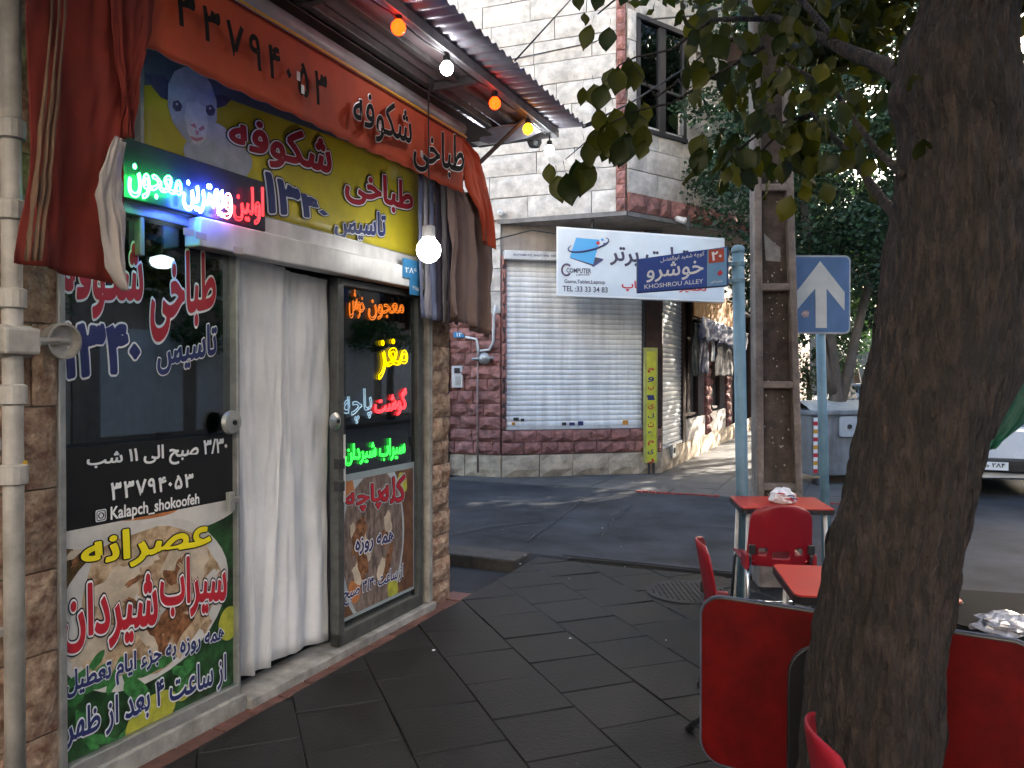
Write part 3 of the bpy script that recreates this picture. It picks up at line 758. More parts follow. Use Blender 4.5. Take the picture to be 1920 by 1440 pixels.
M_brn = mat('print_brown', (.26, .11, .05), .4, nz=(25, .8)); M_org = mat('print_orange', (.55, .20, .07), .4, nz=(12, .4)); M_cream = mat('print_cream', (.60, .50, .38), .4, nz=(9, .3))
M_lim = mat('print_lime', (.45, .45, .06), .4, nz=(20, .3)); M_herb = mat('print_herb', (.05, .22, .06), .4, nz=(30, .6)); M_nutd = mat('print_nuts', (.16, .10, .035), .4, nz=(25, .8), col2=(.02, .012, .005))
def fe(x, y, rx, rc, m, name, b=.0, rot=0, wob=.1, seed=0, lim=LIM):
    q = SH.px(x, y); pellipse(SH, O_b * 0 + b, q[0], q[1], rx, rc, m, bp, name, lim, rot, 40, wob, seed)
fe(150, 1035, .28, .15, M_nutd, 'printed_nuts', .0002, 0, .5, 2)
fe(300, 965, .50, .11, M_plate, 'printed_dish', .0004, .0, .1, 1)
fe(270, 952, .22, .05, M_org, 'printed_sauce', .0006, -.05, .3, 1)
fe(280, 1130, .43, .34, M_plate, 'printed_plate', .0008, .1, .03, 4)
fe(280, 1130, .38, .295, M_tripe, 'printed_tripe', .0010, .1, .3, 5)
fe(320, 1170, .17, .09, M_brn, 'printed_meat', .0012, .5, .6, 8)
fe(215, 1100, .13, .07, M_cream, 'printed_tripe_fold', .0012, .3, .6, 3)
fe(350, 1060, .14, .08, M_cream, 'printed_tripe_fold', .0012, -.3, .5, 13)
fe(170, 1215, .10, .06, M_cream, 'printed_tripe_fold', .0012, .3, .6, 33)
for i in range(26):
    fe(random.uniform(190, 400), random.uniform(1040, 1215), random.uniform(.02, .09), random.uniform(.012, .03), (M_cream, M_brn, M_tripe, M_plate)[i % 4], 'printed_tripe_fold', .00121 + i * .000003, random.uniform(-1.2, 1.2), .7, i + 50)
for i in range(14):
    fe(random.uniform(112, 200), random.uniform(1005, 1070), random.uniform(.03, .07), random.uniform(.008, .018), (M_cream, M_nutd, M_brn)[i % 3], 'printed_nut', .00021 + i * .000003, random.uniform(-1, 1), .5, i + 80)
for i in range(20):
    q = random.random(); fe(random.uniform(115, 430), random.uniform(1225, 1395), random.uniform(.04, .12), random.uniform(.015, .035), M_herb, 'printed_leaf', .0013 + i * .00005, random.uniform(-1.2, 1.2), .3, i)
fe(280, 1345, .13, .085, M_lim, 'printed_lime', .0024, .3, .05, 9); fe(428, 1170, .07, .08, M_lim, 'printed_lime', .0024, 0, .05, 9)
fe(345, 1300, .05, .03, M_lim, 'printed_lime', .0024, .3, .05, 9)
Ob = .005
lettering('۳/۳۰ صبح الی ۱۱ شب', SH, Ob, offq(SH, 0, 161, 424, 851, 884, 820, 862), [(0, cW)], bp, off=.025)
lettering('۳۳۷۹۴۰۵۳', SH, Ob, offq(SH, 0, 206, 360, 906, 938, 888, 912), [(0, cW)], bp, off=.025, sp=1.15)
lettering('Kalapch_shokoofeh', SH, Ob, offq(SH, 0, 205, 371, 951, 982, 925, 950), [(0, cW)], bp, persian=False, off=.022)
q = SH.px(188, 967, Ob)
def rrect(a0, a1, c0, c1, r, n=4):
    P = []
    for (ca, cc, s) in ((a1 - r, c0 + r, -90), (a1 - r, c1 - r, 0), (a0 + r, c1 - r, 90), (a0 + r, c0 + r, 180)):
        for i in range(n + 1): t = R(s + 90 * i / n); P.append((ca + r * math.cos(t), cc + r * math.sin(t)))
    return P
mb = MB(); mb.poly([SH.pt(a, Ob, c) for a, c in rrect(q[0] - .024, q[0] + .024, q[1] - .024, q[1] + .024, .008)]); mb.build('camera_icon', cW, bp)
mb = MB(); ci = [(q[0] + .011 * math.cos(t / 12 * 6.283), q[1] + .011 * math.sin(t / 12 * 6.283)) for t in range(12)]
mb.tube([SH.pt(a, Ob + .0005, c) for a, c in ci], .0022, 4, closed=True); mb.tube([SH.pt(a, Ob + .0005, c) for a, c in rrect(q[0] - .018, q[0] + .018, q[1] - .018, q[1] + .018, .006)], .0018, 4, closed=True); mb.build('camera_icon_lines', M_pblack, bp)
lettering('عصرانه', SH, Ob, offq(SH, 0, 151, 391, 1008, 1078, 968, 1036), [(.03, M_pblack), (.0, M_pyel)], bp, off=.028)
lettering('سیراب', SH, Ob, offq(SH, 0, 297, 420, 1052, 1158, 1040, 1150), [(.055, M_pblack), (.03, cW), (.0, cR)], bp, off=.03)
lettering('شیردان', SH, Ob, offq(SH, 0, 112, 290, 1110, 1226, 1066, 1200), [(.055, M_pblack), (.03, cW), (.0, cR)], bp, off=.03)
M_wh2 = mat('print_pale', (.72, .74, .78), .45)
lettering('همه روزه به جزء ایام تعطیل', SH, Ob, offq(SH, 0, 118, 417, 1262, 1322, 1170, 1212), [(.045, M_wh2), (.0, cN)], bp, off=.02)
lettering('از ساعت ۴ بعد از ظهر', SH, Ob, offq(SH, 0, 116, 420, 1342, 1412, 1228, 1290), [(.045, M_wh2), (.0, cN)], bp, off=.02)

# ---- neon words and food poster on the door leaf
gl = SH.px
def nthing(label, word, box, col, s, r=.004, off=0.02, b=.012, g='neon words on the glass door', persian=True):
    q = offq(SH, b, *box); c_ = SH.pt((q[0][0] + q[1][0]) / 2, b, q[0][1])
    t = thing('neon_sign', label, 'neon sign', c_, g); neon(word, SH, b, q, r, emis('neon_%d%d%d' % tuple(int(v * 9) for v in col), col, s), t, off=off, persian=persian)
    return t
nthing('dull orange neon word at the top of the glass door', 'معجون', (691, 757, 562, 600, 566, 596), (1, .22, .02), .07, .004)
nthing('dull orange faint neon word at top left of the door pane', 'خوش', (655, 684, 536, 596, 556, 598), (1, .22, .02), .07, .003)
nthing('bright yellow neon word in the middle of the glass door', 'مغز', (710, 764, 632, 712, 640, 696), (1, .62, .0), .36, .004, off=.04)
nthing('bright red neon word on the right of the glass door', 'گوشت', (703, 762, 738, 784, 728, 776), (1, .03, .04), .5, .0045)
nthing('pale faintly glowing blue neon word on the left of the glass door', 'پاچه', (643, 697, 730, 806, 728, 782), (.45, .7, 1), .05, .0035)  # weak emission gives these tubes their pale look
nthing('bright green neon words just above the door food poster', 'سیراب شیردان', (647, 759, 834, 874, 818, 860), (.01, .8, .06), .42, .0035)
dp = thing('door_poster', 'food photo poster with red word on the lower half of the glass door', 'poster', SH.pt((a_l + ar) / 2, 0, .2))
D0 = a_l + .07; D1 = ar - .045; DT = SH.px(700, 880)[1] + .0; DB = .17
mb = MB(); mb.box(D0, D1, .0025, .0035, DB, DT, SH); mb.build('poster_border', mat('print_greyblue', (.30, .36, .38), .45, nz=(5, .1)), dp)
mb = MB(); mb.box(D0 + .015, D1 - .015, .0037, .0042, DB + .02, DT - .04, SH); mb.build('photo_ground', mat('print_wood', (.22, .10, .05), .45, nz=(8, .6), col2=(.07, .03, .02)), dp)
LD = (D0 + .016, D1 - .016, DB + .021, DT - .041)
def de(x, y, ra, rc, m, nm, b, rot=0, wob=.1, seed=0): q = SH.px(x, y); pellipse(SH, b, q[0], q[1], ra, rc, m, dp, nm, LD, rot, 40, wob, seed)
M_pl2 = mat('print_plate_grey', (.45, .50, .52), .4, nz=(6, .1)); M_meat = mat('print_meat_grey', (.30, .23, .19), .4, nz=(28, .7), col2=(.08, .05, .045), stretch=(1, 1, .4))
de(700, 1010, .36, .50, M_pl2, 'printed_plate', .0045); de(700, 1015, .325, .455, M_meat, 'printed_meat', .0049, 0, .1, 3)
for i, (x, y) in enumerate(((650, 910), (735, 1105), (663, 1110), (752, 905))): de(x, y, .06, .07, M_lim if i % 2 else M_org, 'printed_lemon', .0053, .5, .2, i)
for i in range(14): de(random.uniform(655, 745), random.uniform(960, 1090), random.uniform(.03, .06), random.uniform(.06, .12), (M_brn, M_cream, M_meat)[i % 3], 'printed_meat_piece', .0054 + i * .00005, random.uniform(-.5, .5), .5, i)
lettering('کله', SH, .0066, offq(SH, 0, 712, 757, 902, 946, 890, 938), [(.05, M_pl2), (.02, M_pblack), (0, cR)], dp, off=.02)
lettering('پاچه', SH, .0066, offq(SH, 0, 646, 712, 918, 964, 904, 952), [(.05, M_pl2), (.02, M_pblack), (0, cR)], dp, off=.02)
lettering('همه روزه', SH, .0066, offq(SH, 0, 664, 736, 1012, 1042, 994, 1022), [(.05, M_wh2), (0, cN)], dp, off=.02)
lettering('از ساعت ۳/۳۰ صبح', SH, .0066, offq(SH, 0, 642, 754, 1104, 1138, 1058, 1092), [(.05, M_wh2), (0, cN)], dp, off=.02)

# ---- yellow banner with printed lamb
M_byel = mat('banner_yellow', (.62, .50, .03), .42, nz=(2.5, .3), col2=(.45, .38, .04), bump=(5, .6, .02))
bn = thing('shop_banner', 'yellow printed shop banner with a lamb picture and red and navy lettering above the door', 'banner', SH.pt(3.2, .02, 2.39))
b0a = SH.px(258, 200)[0]; b1a = SH.px(780, 400)[0]
g_ = [[SH.pt(b0a + (b1a - b0a) * j / 40, .03 + .0025 * math.sin(j * .9 + i) + .002 * noise.noise(Vector((j * .3, i * .5, 0))), 2.39 + .59 * i / 10) for j in range(41)] for i in range(11)]
mb = MB(); mb.quadpatch(g_); mb.build('cloth', M_byel, bn, smooth=True, solid=.003)
mb = MB(); mb.box(b0a - .01, b1a, .0, .045, 2.375, 2.392, SH); mb.box(b0a - .015, b0a, .0, .045, 2.38, 3.0, SH); mb.build('frame', M_alu, bn)
BB = .0375
def bq(*a): return quad_px(SH, BB, *a)
M_bg1 = mat('print_slate', (.10, .13, .17), .45, nz=(3, .3))
mb = MB()
aL = SH.px(262, 150, BB)[0]; aR = SH.px(455, 250, BB)[0]
mb.poly([SH.pt(b0a + .01, .0358, 2.80), SH.pt(SH.px(330, 150)[0], .0358, 2.88), SH.pt(SH.px(700, 300)[0], .0358, 2.965), SH.pt(b0a + .01, .0358, 2.975)]); mb.build('printed_sky', M_bg1, bn)
M_lamb = mat('print_lamb', (.42, .44, .52), .5, nz=(12, .2), bump=(60, .3)); M_lambd = mat('print_lamb_dark', (.08, .07, .13), .5, nz=(20, .4)); M_pink = mat('print_pink', (.48, .20, .28), .5)
def le(x, y, rx, ry, m, nm, b, rot=0, wob=.08, seed=0):
    q = SH.px(x, y); q2 = SH.px(x + rx, y + ry * 0 + rx * .43); ra = abs(q2[0] - q[0]); q3 = SH.px(x, y + ry); pellipse(SH, b, q[0], q[1], ra, abs(q3[1] - q[1]), m, bn, nm, (b0a, b1a, 2.395, 2.975), rot, 40, wob, seed)
le(402, 305, 58, 62, M_lamb, 'printed_lamb_body', .0362, 0, .25, 2)
def lpoly(P, m, nm, b): mb = MB(); mb.poly([SH.pt(*(lambda q: (q[0], b, q[1]))(SH.px(x, y, b))) for x, y in P]); mb.build(nm, m, bn)
lpoly([(272, 138), (290, 143), (312, 145), (326, 165), (322, 192), (304, 185), (288, 165)], M_lambd, 'printed_lamb_ear', .0364)
lpoly([(400, 178), (418, 180), (438, 186), (425, 200), (405, 206)], M_lambd, 'printed_lamb_ear', .0364)
lpoly([(330, 136), (347, 128), (366, 129), (385, 140), (398, 160), (408, 190), (409, 225), (400, 250), (393, 272), (377, 280), (362, 275), (345, 258), (327, 232), (317, 200), (318, 160)], M_lamb, 'printed_lamb_head', .0367)
M_lamb2 = mat('print_lamb_light', (.55, .55, .60), .5, nz=(14, .2))
lpoly([(352, 195), (372, 192), (388, 205), (392, 235), (388, 262), (377, 274), (364, 270), (354, 250), (348, 222)], M_lamb2, 'printed_lamb_muzzle', .0370)
for ex, ey in ((335, 202), (397, 210)):
    lpoly([(ex - 8, ey - 10), (ex + 2, ey - 12), (ex + 9, ey - 2), (ex + 6, ey + 8), (ex - 3, ey + 9), (ex - 9, ey + 1)], M_lambd, 'printed_lamb_eye', .0373)
    lpoly([(ex - 3, ey - 7), (ex + 1, ey - 7), (ex + 1, ey - 3), (ex - 3, ey - 3)], M_lamb2, 'printed_eye_glint', .0376)
for P_ in ([(358, 235), (368, 233), (371, 243), (364, 240)], [(374, 243), (383, 236), (386, 243), (377, 248)], [(368, 246), (375, 247), (374, 254), (370, 254)], [(359, 256), (370, 260), (384, 258), (381, 264), (370, 267), (361, 263)]):
    lpoly(P_, M_pink, 'printed_lamb_nose', .0373)
L3 = [(.055, M_pblack), (.03, M_wh2), (0, mat('print_crimson', (.35, .015, .03), .45))]
LN = [(.055, M_pblack), (.03, M_wh2), (0, cN)]
lettering('شکوفه', SH, BB + .002, bq(432, 620, 218, 290, 262, 345), L3, bn, off=.03)
lettering('طباخی', SH, BB + .002, bq(648, 773, 312, 378, 345, 410), L3, bn, off=.03)
lettering('۱۳۴۰', SH, BB + .002, bq(500, 612, 325, 396, 388, 412), LN, bn, off=.04)
lettering('تاسیس', SH, BB + .002, bq(628, 722, 398, 446, 400, 456), LN, bn, off=.03)
# ---- LED board
lb = thing('led_sign', 'dark LED sign board with green, blue and red glowing words over the window', 'led sign', SH.pt(3.1, .1, 2.3))
qa0, qa1 = SH.px(219, 300, .085), SH.px(499, 400, .085)
mb = MB(); mb.box(qa0[0], qa1[0], .045, .085, 2.305, 2.545, SH); mb.build('board', mat('led_board', (.02, .025, .04), .3, nz=(6, .2)), lb, bevel=.004)
bl = .122
def nq(*a): return quad_px(SH, bl, *a)
def led(word, box, col, s, off=.0): neon(word, SH, bl, nq(*box), .0036, emis('neon_%d%d%d' % tuple(int(v * 9) for v in col), col, s), lb, name='led_word', off=off)
led('معجون', (243, 342, 306, 368, 330, 385), (.01, .8, .12), 7)
led('بهترین', (345, 420, 338, 392, 350, 412), (.04, .12, 1), 17)
led('و', (421, 436, 362, 408, 364, 418), (1, .3, .25), 2.5)
led('اولین', (439, 495, 352, 412, 352, 424), (1, .012, .03), 4.5)
# small house number plates on the track end
for (x0, x1, y0, y1, tx, lab) in ((755, 786, 492, 520, '۲۸۶', 'upper blue enamel number plate at the right end of the door track'), (768, 790, 527, 552, '۳۸۵', 'lower blue enamel number plate at the right end of the door track')):
    o = onwall('number_plate', lab, 'number plate', SH, x0, x1, y0, y1, .102, .112, M_bplate, 0)
    lettering(tx, SH, .1135, quad_px(SH, .11, x0 + 5, x1 - 5, y0 + 9, y1 - 9, y0 + 12, y1 - 6), [(0, M_white)], o)

# ---- white door curtains
M_curt = mat('curtain_cloth', (.80, .79, .79), .85, nz=(2.5, .12), bump=(250, .15, .002))
for k, (Lp, Rp, wv, lab) in enumerate((([(440, 474), (438, 700), (441, 880), (462, 1275)], [(541, 502), (534, 700), (526, 900), (510, 1256)], 1.2, 'left white door curtain with narrow gathered hem'),
                                        ([(541, 503), (534, 700), (522, 900), (500, 1250)], [(630, 526), (628, 700), (624, 950), (626, 1206)], 1.1, 'right white door curtain hanging full width beside glass door'))):
    L_ = [SH.px(x, y, -.02) for x, y in Lp]; R_ = [SH.px(x, y, -.02) for x, y in Rp]
    mb = MB(); mb.quadpatch(wavy(SH, L_, R_, -.045 - .03 * k, .022, wv, 70, 40, seed=k + 1, phase=k)); o = mb.build('door_curtain', M_curt, smooth=True, solid=.003); tag(o, lab, 'curtain')
mb = MB(); mb.quadpatch(wavy(SH, [SH.px(600, 520, -.1), SH.px(606, 1215, -.1)], [SH.px(624, 524, -.1), SH.px(628, 1205, -.1)], -.1, .015, 1.5, 16, 20, seed=9)); o = mb.build('door_curtain', mat('curtain_grey', (.16, .17, .21), .85, nz=(3, .2)), smooth=True); tag(o, 'narrow grey curtain edge behind the right white curtain', 'curtain')

# ---- corrugated canopy and its steelwork
AE = 5.33
cn = thing('metal_canopy', 'corrugated metal canopy on steel beams over the shop front', 'canopy', SH.pt(3, .5, 3.3))
M_corr = mat('corrugated_steel', (.58, .55, .63), .38, metal=.35, nz=(3, .25), streak=.2)
g_ = []
na = int((AE + .6) / .0125)
for i in range(na + 1):
    a = -.6 + i * .0125; ph = 2 * math.pi * a / .095
    g_.append([SH.pt(a, b_, 3.47 - .055 * b_ + .011 * math.sin(ph)) for b_ in (-.02, .3, .62, .9)])
mb = MB(); mb.quadpatch(g_); mb.build('corrugated_sheet', M_corr, cn, smooth=True, solid=.0025)
M_steel = mat('steel_beam', (.12, .11, .11), .55, metal=.3, nz=(6, .4))
def beam(a0, a1, b0, b1, c0, c1, m=M_steel): mb = MB(); mb.box(a0, a1, b0, b1, c0, c1, SH); return mb.build('beam', m, cn, bevel=.004)
beam(-.5, AE - .02, .655, .70, 3.355, 3.412, mat('beam_light', (.42, .40, .42), .5, metal=.3, nz=(8, .3))); beam(-.5, AE - .05, .30, .35, 3.36, 3.41); beam(-.5, AE - .05, .0, .05, 3.36, 3.42)
beam(-.5, AE - .05, .48, .52, 3.37, 3.40)
for a in (.4, 1.6, 2.9, 4.1, 5.25): beam(a, a + .045, .05, .655, 3.355, 3.40)
for a in (4.82,):
    mb = MB(); mb.tube([SH.pt(a, .02, 2.9), SH.pt(a, .3, 3.1), SH.pt(a, .66, 3.37)], .016, 8); mb.build('brace', M_steel, cn)
g_ = [[SH.pt(AE - .42 + .22 * i / 6 * (1 - .0), .05 + .62 * j / 8, 3.36 - .05 * math.sin(math.pi * j / 8) * (i / 6) + .006 * (j % 2)) for j in range(9)] for i in range(7)]
mb = MB(); mb.quadpatch(g_); mb.build('end_flashing', M_corr, cn, smooth=True, solid=.002)
mb = MB(); mb.quadpatch([[SH.pt(a, b_, 3.345 + .0 * b_) for b_ in (.055, .3)] for a in (-.5, 5.1)]); mb.build('ceiling_board', mat('ceiling_brown', (.10, .07, .06), .7, nz=(3, .4)), cn, solid=.006)
mb = MB(); mb.quadpatch([[SH.pt(a, b_, 3.415) for b_ in (.352, .65)] for a in (-.5, 5.2)]); mb.build('ceiling_board', mat('ceiling_pinkgrey', (.26, .20, .21), .7, nz=(2, .3)), cn, solid=.006)

# ---- festoon bulbs
def bulb(px_, py_, b, r, col, s, lab, grp, holder=True, cord=None):
    a, c = SH.px(px_, py_, b); p = SH.pt(a, b, c)
    t = thing('light_bulb', lab, 'bulb', p, grp)
    prof = [(r * .42, r * 1.05), (r * .62, r * .85), (r * .93, r * .45), (r, 0), (r * .9, -r * .45), (r * .62, -r * .8), (r * .3, -r * .97), (.001, -r)]
    mb = MB(); mb.lathe(prof, p, 18); mb.build('globe', emis('bulb_%d_%d_%d_%d' % (*[int(v * 9) for v in col], int(s)), col, s), t, smooth=True)
    mb = MB(); mb.lathe([(r * .44, r * 1.02), (r * .55, r * 1.05), (r * .55, r * 1.9), (r * .4, r * 2.0)], p, 14)
    mb.build('holder', M_black if cord is None else M_whitem, t)
    top = 3.355 if cord is None else cord
    mb = MB(); mb.tube([p + Vector((0, 0, r * 1.9)), SH.pt(a, b, top)], .005, 6); mb.build('cord', M_wire, t)
G = 'bulbs strung under the canopy edge'
bulb(748, 55, .675, .036, (1, .028, .003), 1.8, 'lit orange-red bulb nearest the camera under the canopy edge', G)
bulb(838, 131, .675, .036, (.9, .95, 1), 8, 'lit white bulb between the two red bulbs under the canopy', G)
bulb(928, 196, .675, .036, (1, .028, .003), 1.8, 'lit orange-red bulb in the middle of the row beside the yellow bulb', G)
bulb(990, 244, .675, .036, (1, .30, .01), 1.5, 'lit yellow bulb near the far end of the canopy', G)
bulb(1030, 284, .675, .036, (.85, .95, 1), 8, 'lit cold white bulb at the far end of the canopy', G)
bulb(876, 245, .10, .038, (.85, .95, 1), 8, 'lit white bulb above the far end of the orange valance', G)
bulb(804, 470, .36, .074, (.9, .93, .95), 3, 'large lit white LED bulb hanging low on a cord beside the yellow banner', None, cord=3.36)
mb = MB(); P = [SH.pt(a_, .675, 3.345 - .018 * abs(math.sin(a_ * 6))) for a_ in [i * .08 for i in range(66)]]; mb.tube(P, .005, 5); o = mb.build('festoon_cable', M_wire); tag(o, 'black cable feeding the bulbs along the canopy beam', 'cable')
lf = thing('canopy_speaker', 'dark box lamp fixed beneath the canopy end by the yellow bulb', 'lamp', SH.pt(5.0, .55, 3.25))
p = SH.pt(*(lambda q: (q[0], .5, q[1]))(SH.px(1002, 262, .5))); mb = MB(); mb.lathe([(.04, -.06), (.055, -.03), (.05, .05), (.02, .08)], p, 10); mb.build('case', M_dark, lf)
mb = MB(); mb.tube([p + Vector((0, 0, .07)), p + Vector((0, 0, .16))], .012, 6); mb.build('bracket', M_dark, lf)

# ---- orange awning: roller tube, valance, side curtains
M_orc = mat('awning_orange', (.50, .068, .022), .75, nz=(2, .25), bump=(180, .2, .002), streak=.15)
M_redc = mat('awning_red', (.17, .015, .008), .85, nz=(3, .3), bump=(180, .2, .002))
awn = thing('awning', 'faded orange fabric awning valance with black and silver painted lettering and phone number', 'awning', SH.pt(3.5, .3, 2.83))
v0 = SH.px(262, 60, .3)[0] - .12; v1 = SH.px(868, 300, .3)[0]
g_ = []
for i in range(13):
    c = 2.83 + .37 * i / 12; row = []
    for j in range(121):
        a = v0 + (v1 - v0) * j / 120; ed = 1 - i / 12
        row.append(SH.pt(a, .30 + ed * (.007 * math.sin(a * 7) + .005 * noise.noise(Vector((a * 4, i * .3, 2)))), c - (.010 * abs(math.sin(a * math.pi / .15)) if i == 0 else 0)))
    g_.append(row)
mb = MB(); mb.quadpatch(g_); mb.build('valance', M_orc, awn, smooth=True, solid=.003)
mb = MB(); mb.quadpatch([[SH.pt(v0 + (v1 - v0) * j / 60, .325, 3.19 + .012 * i) for j in range(61)] for i in (0, 1)]); mb.build('piping', mat('piping_yellow', (.62, .30, .02), .6), awn, solid=.006)
mb = MB(); mb.tube([SH.pt(v0 - .8, .27, 3.255), SH.pt(v1 + .02, .27, 3.255)], .048, 14); mb.build('roller_tube', mat('roller_grey', (.33, .31, .33), .5, nz=(5, .3), streak=.2), awn, smooth=True)
M_let = mat('letter_black', (.010, .009, .009), .7, spec=.1); M_sil = mat('letter_silver', (.50, .48, .48), .35, metal=.3, nz=(20, .3))
vb = .345
def vq(*a): return quad_px(SH, vb, *a)
lettering('۳۳۷۹۴۰۵۳', SH, vb, vq(335, 614, -16, 46, 146, 206), [(0, M_let)], awn, off=.02, sp=1.35)
lettering('شکوفه', SH, vb, vq(664, 772, 168, 250, 208, 290), [(.018, M_sil), (0, M_let)], awn, off=.014)
lettering('طباخی', SH, vb, vq(776, 870, 240, 318, 258, 345), [(.018, M_sil), (0, M_let)], awn, off=.014)
for x, y in ((560, 145), (568, 170), (712, 240), (790, 290)):
    p_ = SH.px(x, y, vb); mb = MB(); mb.box(p_[0] - .01, p_[0] + .012, vb + .002, vb + .004, p_[1] - .02, p_[1] + .02, SH); mb.build('worn_silver_patch', M_sil, awn)
# far end: orange return, brown cloth
def sheet(name, m, L, Rr, b, amp, wv, seed, par=None, lab=None, cat=None, nu=50, nv=30, grow=.5, solid=.003):
    L_ = [SH.px(x, y, b) for x, y in L]; R_ = [SH.px(x, y, b) for x, y in Rr]
    mb = MB(); mb.quadpatch(wavy(SH, L_, R_, b, amp, wv, nu, nv, seed=seed, grow=grow)); o = mb.build(name, m, par, smooth=True, solid=solid)
    if lab: tag(o, lab, cat)
    return o
sheet('end_flap', M_orc, [(866, 262), (868, 300), (875, 350), (893, 392), (905, 450)], [(868, 258), (896, 290), (910, 340), (918, 386), (926, 470)], .30, .02, 1.2, 4, awn)
M_brc = mat('cloth_brown', (.20, .135, .115), .85, nz=(2, .25), bump=(150, .2, .002))
sheet('side_curtain', M_brc, [(838, 345), (840, 420), (838, 500), (842, 592)], [(880, 365), (916, 390), (932, 500), (922, 636)], .24, .045, 2.6, 6, None, 'brown fabric side curtain hanging from the far end of the orange awning', 'curtain')
# striped purple grey curtain
sc_ = thing('striped_curtain', 'purple grey striped side curtain behind the hanging white bulb', 'curtain', SH.pt(4.3, .15, 2))
for k in range(7):
    x0 = 783 + k * 10.5; x1 = x0 + 10.6
    sheet('stripe', (mat('stripe_blue', (.16, .18, .28), .8, nz=(3, .2)), mat('stripe_grey', (.30, .28, .31), .8, nz=(3, .2)), mat('stripe_dark', (.07, .06, .09), .8, nz=(3, .2)))[(0, 1, 0, 2, 1, 2, 0)[k]],
          [(x0, 320 + k * 6), (x0 + 2, 500), (x0 + 4, 596 + k * 2)], [(x1, 322 + k * 6), (x1 + 2, 500), (x1 + 4, 597 + k * 2)], .15, .012, .5, k, sc_, nu=6, nv=16)
# near end: red side curtain with brown stripes, grey lining flap
rc = thing('red_side_curtain', 'dark red fabric side curtain with brown stripes at the near end of the awning', 'curtain', SH.pt(1.6, .3, 2))
sheet('cloth', M_redc, [(48, -60), (52, 150), (48, 330), (38, 492)], [(262, -60), (262, 90), (240, 250), (232, 538)], .30, .022, 1.6, 1, rc, nu=90, nv=40, grow=.35)
M_st1 = mat('stripe_brown', (.16, .09, .055), .85, nz=(4, .2))
for dx in (0, 13, 24):
    sheet('stripe', M_st1, [(104 + dx, -60), (88 + dx, 150), (68 + dx, 330), (48 + dx, 488)], [(112 + dx, -60), (96 + dx, 150), (75 + dx, 330), (54 + dx, 490)], .36, .006, .5, 2, rc, nu=4, nv=20, solid=.002)
sheet('lining_flap', mat('lining_grey', (.36, .32, .30), .85, nz=(2, .2), bump=(150, .2, .002)), [(214, 256), (184, 325), (180, 365), (196, 430), (206, 500), (228, 545)], [(240, 268), (236, 330), (234, 380), (238, 420), (241, 480), (243, 545)], .37, .02, .8, 3, rc, nu=20, nv=30)
sheet('inner_fold', M_redc, [(205, -60), (212, 60), (225, 180), (235, 260)], [(300, -60), (285, 60), (262, 130), (248, 262)], .345, .02, 1.2, 7, rc)

# ---- white gas pipe left of the window
pp = thing('gas_riser_pipe', 'thick white gas riser pipe with couplings at the left edge of the shop', 'pipe', SH.pt(1.5, .1, 0))
pa = SH.px(24, 700, .14)[0]; M_pw = mat('pipe_white', (.42, .40, .37), .5, nz=(7, .3), streak=.35)
mb = MB(); mb.tube([SH.pt(pa, .14, c) for c in (-.02, 1, 2, 3.2)], .032, 14); mb.build('pipe', M_pw, pp, smooth=True)
mb = MB()
for y in (245, 395, 560, 740, 890): c = SH.px(24, y, .14)[1]; mb = MB(); mb.lathe([(.034, -.035), (.044, -.03), (.044, .03), (.034, .035)], SH.pt(pa, .14, c), 14); mb.build('coupling', M_pw, pp)
cc = SH.px(24, 640, .14)[1]
mb = MB(); mb.lathe([(.02, -.06), (.055, -.05), (.06, 0), (.055, .06), (.03, .08)], SH.pt(pa, .14, cc), 12, SH.u); mb.box(pa - .06, pa + .06, .08, .20, cc - .045, cc + .045, SH); mb.build('valve_body', M_pw, pp, bevel=.01)
mb = MB(); mb.box(pa - .07, pa + .07, .02, .06, SH.px(24, 834, .1)[1] - .02, SH.px(24, 834, .1)[1] + .02, SH); mb.box(pa - .05, pa + .09, .02, .06, SH.px(24, 1190, .1)[1] - .012, SH.px(24, 1190, .1)[1] + .012, SH); mb.build('clamp', M_pw, pp)
mb = MB(); c = SH.px(38, 880, .14)[1]; mb.box(pa + .012, pa + .03, .150, .168, c - .04, c + .03, SH); mb.build('yellow_tag', mat('tag_yellow', (.6, .35, .03), .5), pp)
pm = thing('pipe_cap', 'round white screw cap mounted on the stone beside the window year lettering', 'pipe cap', SH.pt(*(lambda q: (q[0], .05, q[1]))(SH.px(97, 640, .05))))
p0_ = Vector(pm['_loc'])
mb = MB(); mb.lathe([(.040, 0), (.055, .01), (.066, .05), (.066, .075), (.058, .075), (.052, .045), (.001, .04)], p0_, 26, SH.n); mb.build('rim', M_pw, pm, smooth=False)
mb = MB(); mb.box(-.030, .030, -.01, .01, -.01, .01); 
mb2 = MB(); a_, c_ = SH.px(97, 640, .05); mb2.box(a_ - .032, a_ + .032, .09, .105, c_ - .007, c_ + .007, SH); mb2.build('wing', M_pw, pm, bevel=.003)
mb2 = MB(); mb2.tube([SH.pt(pa, .14, cc), SH.pt(a_ - .01, .10, c_)], .018, 8); mb2.build('arm', M_pw, pm)
